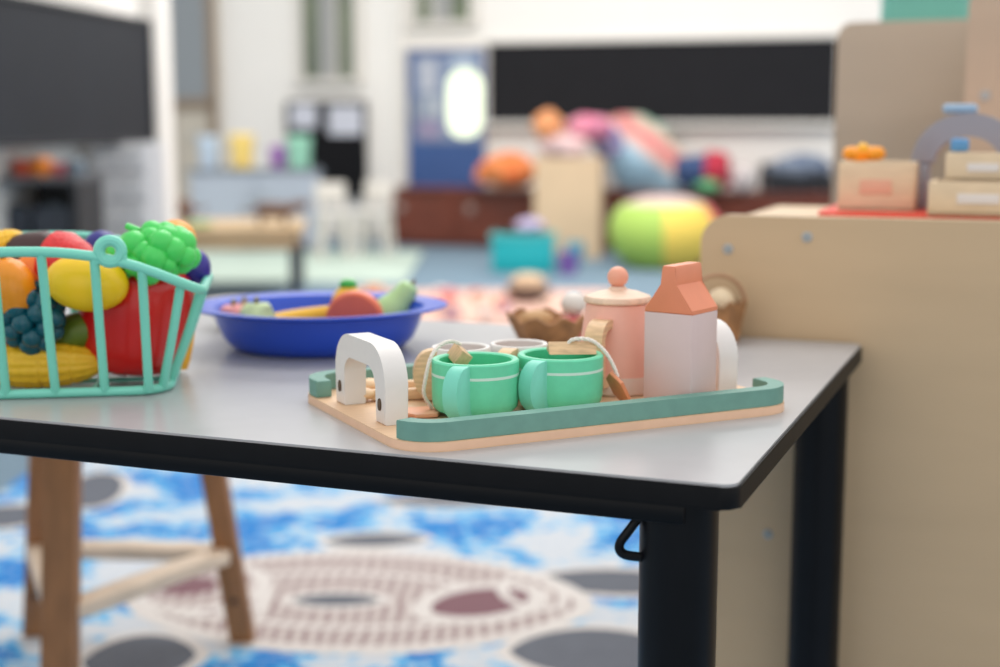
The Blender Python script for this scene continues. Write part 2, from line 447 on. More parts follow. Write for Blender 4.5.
# ================================================================== THE TABLE
CORN = Vector((.1462, .8385, 0)); LEN, DEP = 1.25, .613
TT = .60
t = thing('school_table', 'grey topped children\'s table with black edge and black tubular legs', 'table', CORN, TH)
poly = rrect(-LEN, 0, 0, DEP, .012, 6)
b = BM(); prism(b, [(x, y) for x, y in rrect(-LEN+.0015, -.0015, .0015, DEP-.0015, .011, 6)], .0022, Matrix.Translation((0, 0, TT-.002)))
obj('tabletop', b, M_top, t, label='pale grey laminate top')
b = BM(); prism(b, poly, .0150, Matrix.Translation((0, 0, TT-.0166)), bev=.0022); obj('edge_band', b, M_edge, t, label='black edge band')
b = BM(); zz = TT-.0166-.0072
box(b, (-LEN/2, .018, zz), (LEN-.07, .02, .0144), bev=.002); box(b, (-LEN/2, DEP-.018, zz), (LEN-.07, .02, .0144), bev=.002)
for x in (-.022, -LEN+.022): box(b, (x, DEP/2, zz), (.02, DEP-.13, .0144), bev=.002)
obj('apron', b, M_steel, t)
for (x, y) in ((-.045, .035), (-.035, DEP-.035), (-LEN+.04, .035), (-LEN+.04, DEP-.035)):
    r = .0258
    b = BM(); lathe(b, [(0, .018), (r, .018), (r, TT-.0168), (0, TT-.0168)], 40, Matrix.Translation((x, y, 0))); lg = obj('leg', b, M_steel, t)
    b = BM(); lathe(b, [(0, 0), (r+.002, 0), (r+.003, .004), (r+.002, .03), (r+.0002, .03), (r+.0002, .0115), (0, .0115)], 32, Matrix.Translation((x, y, .0075))); o = obj('foot_cap', b, mat('rubber', (30, 30, 30), .7), lg)
b = BM(); hp = [(-.066, .022, TT-.028), (-.074, .017, TT-.041), (-.0805, .016, TT-.050), (-.079, .017, TT-.0565), (-.072, .020, TT-.0585), (-.058, .026, TT-.0595)]
tube(b, hp, .0032, 10, smooth=2); obj('bag_hook', b, M_steel, t)

# ================================================================== THE TRAY SET
TA = math.radians(26.5); TZ = TT+.0002
TO = Vector((-.0625, .9180, TZ))
def tw(x, y, z=0): return TO+Vector((x*math.cos(TA)-y*math.sin(TA), x*math.sin(TA)+y*math.cos(TA), z))
TL, TW_, PT = .332, .2325, .0068
t = thing('toy_tray', 'beech toy serving tray with sage green side rims and white arch handles', 'tray', TO, TA)
b = BM(); prism(b, rrect(0, TL, 0, TW_, .034, 10), PT, mi=0, mside=1, bev=.0008); obj('tray_base', b, [M_traywood, M_trayedge], t)
def rimpoly(front=True):
    wdt, r, hook = .0125, .033, .022
    o_, i_ = [], []
    m = .0012
    for cx, a0, a1 in ((r, 196, 270), (TL-r, 270, 360)):
        for k in range(13):
            a = math.radians(a0+(a1-a0)*k/12)
            o_.append((cx+(r-m)*math.cos(a), r+(r-m)*math.sin(a))); i_.append((cx+(r-m-wdt)*math.cos(a), r+(r-m-wdt)*math.sin(a)))
    o_.append((TL-m, r+.013)); i_.append((TL-m-wdt, r+.013))
    pl = o_+i_[::-1]
    if not front: pl = [(TL-x, TW_-y) for x, y in pl]
    return pl
for fr in (True, False):
    b = BM(); prism(b, rimpoly(fr), .0133, Matrix.Translation((0, 0, PT+.0002)), bev=.001); obj('rim', b, M_rim, t)
def arch_profile(span=.103, hgt=.0565, lw=.0190, R=.029, r=.012):
    pts = [(0, 0)]
    for k in range(11):
        a = PI-PI/2*k/10; pts.append((R+R*math.cos(a), hgt-R+R*math.sin(a)))
    for k in range(11):
        a = PI/2-PI/2*k/10; pts.append((span-R+R*math.cos(a), hgt-R+R*math.sin(a)))
    pts.append((span, 0)); pts.append((span-lw, 0))
    for k in range(7):
        a = 0+PI/2*k/6; pts.append((span-lw-r+r*math.cos(a), hgt-lw*.92-r+r*math.sin(a)))
    for k in range(7):
        a = PI/2+PI/2*k/6; pts.append((lw+r+r*math.cos(a), hgt-lw*.92-r+r*math.sin(a)))
    pts.append((lw, 0))
    return pts
# profile x -> tray y, profile y -> up, thickness -> tray x
MP = Matrix(((0, 0, 1, 0), (1, 0, 0, 0), (0, 1, 0, 0), (0, 0, 0, 1)))
for hx in (.011, TL-.011-.018-.010):
    y0 = .066 if hx < .1 else .056
    b = BM(); prism(b, arch_profile(), .018, Matrix.Translation((hx, y0, PT+.0002)) @ MP, bev=.0012)
    h = obj('handle', b, M_white, t, label='white arched handle')
    for yy in (y0+.010, y0+.103-.010):
        sx = hx-.0001 if hx < .1 else hx+.0181
        b = BM(); lathe(b, [(0, -.0008), (.003, -.0008), (.003, .0008), (0, .0008)], 16, Matrix.Translation((sx, yy, PT+.014)) @ Matrix.Rotation(PI/2, 4, 'Y') @ Matrix.Diagonal((1.5, 1, 1, 1)))
        obj('screw_plug', b, M_plug, h)

FZ = TZ+PT+.0003      # tray floor
def make_cup(name, label, cat, loc, ang, mats, mh, group, rs=1.0):
    t = thing(name, label, cat, loc, ang, group)
    R = .0302; Hc = .0415
    prof = [(0, 0), (.0215, 0), (.0225, .0012), (.0225, .0030), (.0272, .0036), (.0292, .0062), (.0300, .0110), (R, .018), (R, .0298), (R+.0001, .0299), (R+.0001, .0319), (R, .0320), (R, Hc-.0012), (R-.0010, Hc), (.0262, Hc), (.0250, Hc-.001), (.0248, .012), (.022, .007), (0, .0065)]
    mis = [0]*9+[1]+[0]*5+[2]*3+[2]
    b = BM(); lathe(b, [(r_*rs, z_) for r_, z_ in prof], 64, mis=mis); obj('cup_body', b, mats, t); R *= rs
    # handle: half disc standing on the cup side
    pl = [(0, .0198)] + [(.0162*math.sin(PI*k/18)**.8, .0198*math.cos(PI*k/18)) for k in range(1, 18)] + [(0, -.0198)]
    pl = [(-.0045, .0198)]+pl+[(-.0045, -.0198)]
    mm = Matrix.Translation((R-.0008, 0, 0)) @ Matrix.Rotation(math.radians(-15), 4, 'Z') @ Matrix(((1, 0, 0, 0), (0, 0, 1, -.0062), (0, 1, 0, .0210), (0, 0, 0, 1)))
    b = BM(); prism(b, pl, .0124, mm, bev=.0009); obj('handle', b, mh, t)
    return t
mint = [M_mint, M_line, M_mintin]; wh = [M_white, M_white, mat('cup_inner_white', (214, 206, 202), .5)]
cup_y = lambda p, d=.0: p
c1 = G(475.5, 413, FZ-.0); c2 = G(560.0, 407, FZ)
def face(px_center, deg):   # angle of a handle pointing deg left of the camera
    return math.radians(-90-deg)
make_cup('toy_cup', 'mint green wooden toy cup nearest the white arch handle', 'cup', c1, face(0, 17), mint, M_mintlight, 'mint toy cups on the tray', 1.08)
make_cup('toy_cup', 'mint green wooden toy cup nearest the milk carton', 'cup', c2, face(0, 31), mint, M_mintlight, 'mint toy cups on the tray', 1.08)
c3 = Vector((at(461, 380, 1.084).x, 1.084, FZ)); c4 = Vector((at(519, 380, 1.101).x, 1.101, FZ))
make_cup('toy_cup', 'white toy cup with wooden handle at its left, behind a mint cup', 'cup', c3, math.radians(-158), wh, M_plainwood, 'white toy cups on the tray', .77)
make_cup('toy_cup', 'white toy cup between its white twin and the pink teapot', 'cup', c4, math.radians(-108), wh, M_plainwood, 'white toy cups on the tray', .77)

def twist_string(b, pts, r=.0012):
    pts = [Vector(p) for p in pts]
    for _ in range(3):
        q = [pts[0]]
        for i in range(len(pts)-1): q += [pts[i]*.75+pts[i+1]*.25, pts[i]*.25+pts[i+1]*.75]
        pts = q+[pts[-1]]
    # resample evenly
    seg = []; 
    for i in range(len(pts)-1):
        n = max(1, int((pts[i+1]-pts[i]).length/.0006))
        for k in range(n): seg.append(pts[i].lerp(pts[i+1], k/n))
    seg.append(pts[-1])
    for ph in (0, 2*PI/3, 4*PI/3):
        o_ = []
        for i, p_ in enumerate(seg):
            d = (seg[min(i+1, len(seg)-1)]-seg[max(i-1, 0)]).normalized(); u = d.cross(Vector((.3, .8, .5))).normalized(); w = d.cross(u)
            a = ph+i*.6e-3/.0075*2*PI
            o_.append(p_+(u*math.cos(a)+w*math.sin(a))*r*.62)
        tube(b, o_, r*.72, 6)
# tea bag at first cup
cupH = .0415
t = thing('toy_tea_bag', 'toy tea bag whose string hangs over the left mint cup to a peach tag', 'tea bag', c1)
b = BM(); box(b, (-.0125, .016, cupH-.001), (.010, .020, .012), rot=(.25, .6, .5), bev=.0006); obj('bag_block', b, M_bagwood, t)
tg = G(422, 414.5, FZ)-c1
b = BM(); twist_string(b, [(-.0115, .017, cupH+.008), (-.018, .012, cupH+.0115), (-.0265, .000, cupH+.0105), (-.0335, -.008, cupH+.002), (-.0368, -.010, cupH-.014), (-.039, -.010, .016), (tg.x+.007, tg.y+.004, .0042)])
obj('string', b, M_string, t, label='white twisted cotton string')
b = BM(); prism(b, [(.0165*math.cos(PI/3*k), .0165*math.sin(PI/3*k)) for k in range(6)], .003, Matrix.Translation((tg.x, tg.y, .0003)) @ Matrix.Rotation(.3, 4, 'Z'), bev=.0005); obj('tag', b, M_tagface, t, label='flat peach six-sided tag')
# tea bag at second cup
t = thing('toy_tea_bag', 'toy tea bag lying across the right mint cup with a leaning copper tag', 'tea bag', c2)
b = BM(); prism(b, [(-.013, 0), (.013, 0), (.0095, .004), (.0035, .0085)], .036, Matrix.Translation((-.0095, .004, cupH+.0004)) @ Matrix.Rotation(.06, 4, 'Z') @ Matrix(((0, 0, 1, 0), (-1, 0, 0, 0), (0, 1, 0, 0), (0, 0, 0, 1))), bev=.0005); obj('bag_block', b, M_bagwood, t)
b = BM(); twist_string(b, [(.006, .001, cupH+.007), (.008, .001, cupH+.0105), (.016, .001, cupH+.0115), (.025, .000, cupH+.010), (.034, -.002, cupH+.002), (.040, -.003, cupH-.008), (.0435, -.003, .024)])
obj('string', b, M_string, t, label='white twisted cotton string')
b = BM(); prism(b, [(.0145*math.cos(PI/3*k+PI/6), .0145*math.sin(PI/3*k+PI/6)) for k in range(6)], .003, Matrix.Translation((.0430, -.002, .0142)) @ Matrix.Rotation(math.radians(22), 4, 'Z') @ Matrix.Rotation(math.radians(62), 4, 'Y') @ Matrix.Rotation(PI/6, 4, 'Z'), bev=.0005); obj('tag', b, M_copper, t, label='copper coloured six-sided tag')

# milk carton
def carton():
    s = .0412; H1 = .0720; H2 = .0935; H3 = .1080; fw = .0060
    loc = G(679.5, 402.5, FZ)
    t = thing('toy_milk_carton', 'pale pink toy milk carton with coral gable top', 'toy carton', loc, math.radians(-36))
    b = BM(); box(b, (0, 0, .002+(H1-.002)/2), (s, s, H1-.002), bev=.0008); obj('carton_body', b, M_carton, t)
    b = BM(); box(b, (0, 0, .001), (s*.995, s*.995, .0022), bev=.0004); obj('base_strip', b, M_copper, t, label='coral strip at the foot')
    pr = [(-s/2, H1), (s/2, H1), (s/2, H1+.003), (fw, H2), (fw, H3-.002), (fw-.001, H3), (-fw+.001, H3), (-fw, H3-.002), (-fw, H2), (-s/2, H1+.003)]
    mm = Matrix(((1, 0, 0, 0), (0, 0, 1, -s/2), (0, 1, 0, 0), (0, 0, 0, 1)))
    b = BM(); prism(b, pr, s, mm, bev=.0008); obj('gable_top', b, M_cartontop, t, label='coral gable top')
carton()

# teapot
def teapot():
    loc = G(616.5, 389, FZ)
    t = thing('toy_teapot', 'pink toy teapot with wooden handle and lid with round knob', 'teapot', loc, math.radians(0))
    hb = .0715
    b = BM(); lathe(b, [(0, 0), (.0330, 0), (.0342, .0015), (.0332, .0145), (.0330, .0150)]+[(.0330, .0150), (.0255, hb-.001), (.0245, hb), (0, hb)], 64, mis=[1, 1, 1, 0, 0, 0, 0, 0]); obj('teapot_body', b, [M_pink, M_palepink], t)
    b = BM(); lathe(b, [(0, hb+.0002), (.0262, hb+.0002), (.0275, hb+.0015), (.0275, hb+.0035), (.0262, hb+.0055), (.017, hb+.0088), (.008, hb+.0105), (.006, hb+.013), (0, hb+.013)], 56); ld = obj('lid', b, M_lid, t)
    b = BM(); ball(b, (0, 0, hb+.0205), .0085, sub=4); obj('knob', b, M_knob, ld)
    # handle: quarter-ring bar facing the camera's left
    ha = math.radians(-118); pts = []
    for (r, z) in ((.0245, .0570), (.034, .0575), (.041, .0540), (.0445, .047), (.0445, .036), (.0445, .02), (.042, .0115), (.036, .0115), (.0285, .0115)):
        pts.append((r*math.cos(ha), r*math.sin(ha), z))
    b = BM(); vs = []
    # flat ribbon-like wooden handle, 13 mm wide
    q = [Vector(p_) for p_ in pts]
    for _ in range(2):
        w = [q[0]]
        for i in range(len(q)-1): w += [q[i]*.75+q[i+1]*.25, q[i]*.25+q[i+1]*.75]
        q = w+[q[-1]]
    side = Vector((-math.sin(ha), math.cos(ha), 0))*.0075; rings = []
    for i, p_ in enumerate(q):
        d = (q[min(i+1, len(q)-1)]-q[max(i-1, 0)]).normalized(); n_ = d.cross(side).normalized()*.0035
        rings.append([b.verts.new(p_+side+n_), b.verts.new(p_+side-n_), b.verts.new(p_-side-n_), b.verts.new(p_-side+n_)])
    for i in range(len(rings)-1):
        for k in range(4): b.faces.new((rings[i][k], rings[i][(k+1) % 4], rings[i+1][(k+1) % 4], rings[i+1][k]))
    b.faces.new(rings[0]); b.faces.new(rings[-1][::-1])
    obj('handle', b, M_plainwood, t, label='natural wood handle')
    b = BM(); sa = math.radians(48)
    tube(b, [(.026*math.cos(sa), .026*math.sin(sa), .025), (.036*math.cos(sa), .036*math.sin(sa), .033), (.043*math.cos(sa), .043*math.sin(sa), .048), (.049*math.cos(sa), .049*math.sin(sa), .056)], .0075, 16, rad=lambda u: 1-.35*u, smooth=1); obj('spout', b, M_pink, t)
teapot()
# wooden utensils on the tray behind the arch
for k, (dx, dy, a, l, z) in enumerate(((.062, .150, .62, .10, 0), (.078, .182, .5, .085, 0))):
    p_ = tw(dx, dy, PT+.0003)
    t = thing('toy_spoon', ('pale wooden toy spoon seen through the white arch handle', 'wooden toy spoon beside the sage rim at the back of the tray')[k], 'spoon', p_, TA+a-.9, 'wooden spoons on the tray')
    b = BM(); box(b, (l*.1, 0, .0045), (l*.75, .008, .0085), bev=.0015); obj('spoon_handle', b, M_plainwood, t)
    b = BM(); ball(b, (-l*.36, 0, .0055), (.013, .010, .0052), sub=3); obj('spoon_bowl', b, M_plainwood, t)

# ================================================================== BLUE BOWL
BC = Vector((at(319.5, 330, 1.385).x, 1.385, TT+.0003))
bowl = thing('blue_bowl', 'royal blue plastic bowl with a wide flat rim holding toy fruit', 'bowl', BC)
b = BM(); lathe(b, [(0, 0), (.078, 0), (.086, .003), (.0945, .012), (.1005, .026), (.1035, .0375), (.122, .0405), (.1265, .0425), (.1265, .0440), (.1235, .0442), (.104, .0422), (.0985, .0365), (.091, .014), (.083, .0062), (.070, .0045), (0, .0045)], 96,
      wob=lambda a, z: (1+(.012*math.cos(4*a) if z > .03 else 0)))
for v in b.verts: v.co.y *= .86
obj('bowl_body', b, mat('royal_blue', (40, 80, 200), .3, .02, 8), bowl)
b = BM(); lathe(b, [(.055, .0045), (.057, .0060), (.059, .0045)], 64); obj('foot_ring', b, mat('royal_blue', (40, 80, 200)), bowl)
BZ = BC.z+.0048
def lobe(b, prof, n, amp, seg=60, mtx=None, tw_=0):
    return lathe(b, prof, seg, mtx, wob=lambda a, z: 1+amp*.55*math.cos(n*a+tw_))
def aim(d, loc=(0, 0, 0)):
    return Matrix.Translation(loc) @ Vector(d).to_track_quat('Z', 'Y').to_matrix().to_4x4()
# half tomato
p_ = Vector((at(356, 300, 1.375).x, 1.372, BZ+.0265))
b = BM(); lathe(b, [(0, -.012), (.026, -.0115), (.0285, -.009), (.029, -.004), (.027, .006), (.019, .0135), (.008, .0165), (0, .0165)], 48, aim((.1, 1, .12)))
solo('toy_tomato_half', b, mat('coral_red', (230, 112, 76), .4, .05, 30), 'orange red toy fruit half standing in the blue bowl', 'toy fruit', p_)
# pear / aubergine-like pale green
p_ = Vector((at(384, 303, 1.42).x, 1.425, BZ+.017))
t = thing('toy_pear', 'pale green toy pear leaning up and right in the blue bowl', 'toy fruit', p_)
b = BM(); lathe(b, [(0, -.021), (.010, -.0195), (.0185, -.013), (.0215, -.002), (.020, .010), (.015, .022), (.0118, .030), (.0115, .038), (.0095, .0435), (.005, .0465), (0, .047)], 40, aim((.55, .1, .72))); obj('pear_body', b, mat('pear_green', (170, 206, 146), .4), t)
b = BM(); d_ = Vector((.55, .1, .72)).normalized(); tube(b, [d_*.046, d_*.052], .0018); obj('stem', b, mat('stem_brown', (110, 84, 50)), t)
# banana
p_ = Vector((at(300, 306, 1.36).x, 1.395, BZ+.012))
t = thing('toy_banana', 'yellow toy banana lying flat in the blue bowl', 'toy fruit', p_)
b = BM(); tube(b, [(-.048, -.012, .004), (-.03, .0, .004), (-.01, .006, .006), (.012, .004, .010), (.030, -.004, .017)], .0135, 14, rad=lambda u: .35+.65*math.sin(PI*min(max(u, .06), .94))**.6, smooth=2); obj('banana_body', b, mat('banana', (232, 178, 40), .4), t)
b = BM(); tube(b, [(.028, -.003, .0165), (.036, -.008, .021)], .004); obj('stem', b, mat('stem_olive', (140, 130, 50)), t)
# lemon with green tip
p_ = Vector((at(347, 292, 1.45).x, 1.462, BZ+.026))
t = thing('toy_lemon', 'yellow toy fruit with a green cap behind the orange red half', 'toy fruit', p_)
b = BM(); lathe(b, [(0, -.026), (.008, -.024), (.017, -.014), (.0195, 0), (.016, .013), (.009, .021), (0, .0235)], 36); obj('fruit_body', b, mat('banana', (232, 178, 40)), t)
b = BM(); ball(b, (0, 0, .0235), (.0095, .0095, .0065)); obj('cap', b, mat('leaf_green', (44, 160, 60), .4), t)
# small pieces left in the bowl
for k, (px, Y, rr, col, nm, lb, cat, lp) in enumerate((
    (233, 1.39, .014, (226, 150, 150), 'toy_radish', 'small pink toy radish at the left side of the blue bowl', 'toy vegetable', .25),
    (256, 1.37, .016, (188, 206, 156), 'toy_sprout', 'small pale green toy sprout at the left of the blue bowl', 'toy vegetable', .3),
    (244, 1.43, .013, (168, 130, 104), 'toy_mushroom', 'small brown toy mushroom behind the pink radish in the bowl', 'toy vegetable', .0),
    (282, 1.345, .010, (226, 196, 130), 'toy_garlic', 'tiny cream toy garlic beside the banana in the blue bowl', 'toy vegetable', .0))):
    p_ = Vector((at(px, 305, Y).x, Y, BZ+rr*1.0+(.010 if k != 3 else .002)))
    t = thing(nm, lb, cat, p_)
    b = BM(); ball(b, (0, 0, 0), (rr*1.1, rr, rr), sub=3, lump=lp, lf=2, seed=k); obj('body', b, mat(nm+'_skin', col, .45), t)
    b = BM(); tube(b, [(0, 0, rr*.9), (.001, 0, rr*1.35)], .0022); obj('stalk', b, mat('stem_olive', (140, 130, 50)), t)

# ================================================================== TURQUOISE BASKET
BA = math.radians(9.0)
BO = Vector((-.382, 1.122+.0, TT+.0003))
# local frame: x along the long side, y away from the camera; footprint of the foot ring and of the rim
BL0, BL1, BW0, BW1 = .112, .142, .062, .084     # half sizes foot / rim
BCn = G(25, 399)+Vector((-math.sin(BA), math.cos(BA), 0))*BW0
BCn.x += .002; BCn.z = TT+.0003
bk = thing('toy_basket', 'turquoise open-barred plastic basket full of toy fruit and vegetables', 'basket', BCn, BA)
def rim_pt(x, y, hx, hy):
    return .1215-.036*min(1, abs(x)/hx)**2.4
def loop(hx, hy, r, zf, n=10):
    pts = []
    raw = rrect(-hx, hx, -hy, hy, r, n); out = []
    m = len(raw)
    for i in range(m):
        a, b_ = Vector(raw[i]), Vector(raw[(i+1) % m]); k = max(1, int((b_-a).length/.012))
        for j in range(k): out.append(a.lerp(b_, j/k))
    return [(p_.x, p_.y, zf(p_.x, p_.y)) for p_ in out]
b = BM(); tube(b, loop(BL0, BW0, .03, lambda x, y: .004), .004, 12, closed=True)
for x in (-.05, .05): tube(b, [(x, -BW0, .0025), (x, BW0, .0025)], .0022, 8)
tube(b, [(-BL0, 0, .0025), (BL0, 0, .0025)], .0022, 8)
obj('base_ring', b, M_turq, bk)
b = BM(); tube(b, loop(BL1, BW1, .036, lambda x, y: rim_pt(x, y, BL1, BW1)), .0042, 12, closed=True)
rm = obj('rim', b, M_turq, bk)
for sx, sy in ((.0725, -1), (-.058, 1)):
    if True:
        b = BM(); pl = [(-.0155, -.004)]+[(.0125*math.cos(PI-PI*k/14), .002+.0125*math.sin(PI*k/14)) for k in range(15)]+[(.0155, -.004)]
        hole = [(.0052*math.cos(2*PI*k/16), .0045+.0052*math.sin(2*PI*k/16)) for k in range(16)]
        # annular lug: build as a thick ring plus foot
        tube(b, [(.0086*math.cos(2*PI*k/20), 0, .0025+.0086*math.sin(2*PI*k/20)) for k in range(20)], .0048, 10, closed=True)
        box(b, (0, 0, -.004), (.026, .0062, .007), bev=.0015)
        for v in b.verts: v.co += Vector((sx, sy*BW1, rim_pt(sx, 0, BL1, BW1)+.004))
        obj('handle_lug', b, M_turq, rm)
bars = []
for x in (-.099, -.058, -.017, .0235, .0640, .1005): 
    for sy in (-1, 1): bars.append((x, sy*BW0, x*1.0-(.004 if x > 0 else 0), sy*BW1))
bars += [(.107, -.050, .126, -.073), (.112, -.028, .1405, -.048), (.112, .0, .142, .0), (.112, .028, .1405, .048), (-.112, -.028, -.1405, -.048), (-.112, .0, -.142, .0), (-.112, .028, -.1405, .048)]
for (x0, y0, x1, y1) in bars:
    x0 = max(-BL0, min(BL0, x0)) if abs(y0) < BW0-.001 else max(-BL0+.012, min(BL0-.012, x0*.96))
    zt = rim_pt(x1, y1, BL1, BW1)
    b = BM(); tube(b, [(x0, y0, .0035), (x0*.999+(x1-x0)*.05, y0+(y1-y0)*.12, .010), (x0+(x1-x0)*.5, y0+(y1-y0)*.55, zt*.5), (x1, y1, zt)], .0038, 10, smooth=1); obj('bar', b, M_turq, bk)

def plc(px, py, Y): return at(px, py, Y)
# corn
def corn(label, loc, d, L, R, col=(240, 188, 40)):
    t = thing('toy_corn', label, 'toy vegetable', loc)
    b = BM(); N = 84; nz = 44; prof = []
    for i in range(nz+1):
        u = i/nz; r = R*(min(1, math.sin(PI*min(1, .06+u*.94))**.38 if u < .99 else .25)); prof.append((max(r, .002), (u-.5)*L))
    prof = [(0, -L/2-.0005)]+prof+[(0, L/2+.001)]
    lathe(b, prof, N, aim(d), wob=lambda a, z: 1+.08*abs(math.sin(a*7))*abs(math.sin(z/L*PI*12))**.5)
    obj('cob', b, mat('corn_yellow', col, .4), t)
    b = BM(); dd = Vector(d).normalized(); tube(b, [dd*(-L/2-.001), dd*(-L/2-.008)], .004); obj('stalk', b, mat('leaf_green', (44, 160, 60)), t)
corn('yellow toy corn cob lying at the bottom of the basket', Vector((plc(42, 368, 1.16).x, 1.162, TT+.0215)), (1, .16, .0), .098, .0195)
corn('yellow toy corn cob tip poking above the basket rim at far left', plc(-8, 250, 1.225), (.7, .2, .3), .06, .014)
# lemon
def lemon():
    p_ = plc(87, 283, 1.142)
    b = BM(); lathe(b, [(0, -.0335)]+[(.0235*math.sin(PI*k/16)**.95, -.0335*math.cos(PI*k/16)) for k in range(1, 16)]+[(0, .0335)], 48, aim((1, .1, -.12)))
    solo('toy_lemon', b, mat('lemon_yellow', (250, 200, 20), .35, .02, 30), 'large yellow toy lemon pressed against the basket bars', 'toy fruit', p_)
lemon()
# red bell pepper
def pepper():
    p_ = Vector((plc(134, 320, 1.19).x, 1.192, TT+.0075+.0465))
    t = thing('toy_pepper', 'big red toy bell pepper standing stalk down in the basket', 'toy vegetable', p_)
    b = BM(); lobe(b, [(0, -.034), (.008, -.041), (.017, -.0435), (.026, -.041), (.0325, -.033), (.036, -.020), (.0385, -.004), (.0405, .012), (.0408, .026), (.0375, .037), (.031, .044), (.022, .0475), (.012, .046), (0, .042)], 4, .11, 80, Matrix.Rotation(.5, 4, 'Z') @ Matrix.Rotation(.12, 4, 'Y') @ Matrix.Diagonal((1.13, 1.08, 1.04, 1)))
    obj('pepper_body', b, mat('pepper_red', (206, 26, 24), .28), t)
    b = BM(); tube(b, [(-.010, -.008, -.030), (-.012, -.012, -.0455)], .006, 12); obj('stalk', b, mat('pepper_stalk', (196, 30, 26), .35), t)
pepper()
# grapes
def grapes(label, loc, pts, r, m, stem=None):
    t = thing('toy_grapes', label, 'toy fruit', loc)
    b = BM()
    for i, q in enumerate(pts): ball(b, q, r*(.82+.4*random.random()), sub=3)
    obj('berries', b, m, t)
    if stem: b = BM(); tube(b, stem, .003); obj('stem', b, m, t)
random.seed(3)
pts = []
for i in range(44):
    u = i/43; y = 1-2*u; rr = math.sqrt(max(0, 1-y*y)); a = i*2.39996
    j = random.uniform(.86, 1.16); pts.append((.029*rr*math.cos(a)*j, .022*rr*math.sin(a)*j, (.0165*y+.004*math.cos(a))*j))
m_g = mat('grape_green', (72, 208, 96), .3)
grapes('bright green toy grape bunch resting on top of the basket rim', plc(153, 255, 1.172), pts, .0098, m_g, [(-.01, 0, .02), (-.022, .004, .024)])
pts = []
for i in range(30):
    u = i/29; y = 1-2*u; rr = math.sqrt(max(0, 1-y*y)); a = i*2.39996
    pts.append((.021*rr*math.cos(a)-.004, .013*rr*math.sin(a), .022*y))
grapes('dark teal toy grape bunch behind the bars above the corn', plc(36, 320, 1.150), pts, .0085, mat('grape_teal', (14, 84, 100), .25), [(0, 0, .024), (.004, 0, .032)])
# strawberry
p_ = plc(68, 263, 1.18)
t = thing('toy_strawberry', 'red toy strawberry peeking over the basket rim above the lemon', 'toy fruit', p_)
b = BM(); lathe(b, [(0, -.031), (.012, -.026), (.022, -.010), (.0255, .006), (.022, .018), (.010, .022), (0, .022)], 40, aim((-.9, .2, .35))); obj('berry', b, mat('strawberry', (216, 40, 44), .4, .1, 300, bump=.5), t)
b = BM()
for k in range(6): ball(b, Vector((-.9, .2, .35)).normalized()*.020+Vector((0, .008*math.cos(k*PI/3), .008*math.sin(k*PI/3))), (.002, .006, .006), sub=2)
obj('leaf_crown', b, mat('leaf_green', (44, 160, 60)), t)
# orange mango
p_ = plc(13, 290, 1.145)
t = thing('toy_mango', 'glossy orange toy mango against the bars at the left picture edge', 'toy fruit', p_)
b = BM(); lathe(b, [(0, -.0285), (.006, -.025), (.0145, -.015), (.0185, -.002), (.018, .011), (.013, .021), (.006, .026), (0, .0275)], 40, aim((-.25, 0, 1))); obj('fruit_body', b, mat('mango_orange', (240, 146, 30), .3), t)
b = BM(); tube(b, [(-.0065, 0, .0265), (-.008, 0, .033)], .0025); obj('stalk', b, mat('stem_brown', (110, 84, 50)), t)
p_ = plc(-14, 296, 1.16)
b = BM(); lathe(b, [(0, -.026), (.012, -.022), (.020, -.006), (.020, .008), (.010, .021), (0, .024)], 32, aim((.3, .1, 1)))
solo('toy_peach', b, mat('peach_orange', (236, 130, 40), .35), 'orange toy peach at the extreme left edge inside the basket', 'toy fruit', p_)
p_ = plc(36, 278, 1.185); b = BM(); ball(b, (0, 0, 0), (.020, .018, .022), sub=3)
solo('toy_orange', b, mat('orange_skin', (236, 124, 26), .4, .03, 200, bump=.2), 'round toy orange between the mango and the yellow lemon', 'toy fruit', p_)
# aubergine
p_ = plc(34, 251, 1.225)
t = thing('toy_aubergine', 'dark brown toy aubergine lying behind the strawberry in the basket', 'toy vegetable', p_)
b = BM(); lathe(b, [(0, -.030), (.012, -.026), (.018, -.012), (.0165, .006), (.012, .022), (.008, .030), (0, .032)], 36, aim((-1, .1, .02))); obj('body', b, mat('aubergine', (62, 34, 34), .3), t)
b = BM(); tube(b, [(-.031, .003, 0), (-.042, .004, .002)], .004); obj('stalk', b, mat('leaf_green', (44, 160, 60)), t)
# cucumber (olive)
p_ = plc(77, 332, 1.175)
b = BM(); tube(b, [(-.024, .004, -.010), (-.010, 0, -.003), (.006, 0, .002), (.020, .002, .006)], .0165, 18, rad=lambda u: .45+.55*math.sin(PI*min(max(u, .05), .95))**.5, smooth=2)
solo('toy_cucumber', b, mat('olive_green', (96, 116, 28), .4, .15, 60), 'olive green toy cucumber behind the bars under the lemon', 'toy vegetable', p_)
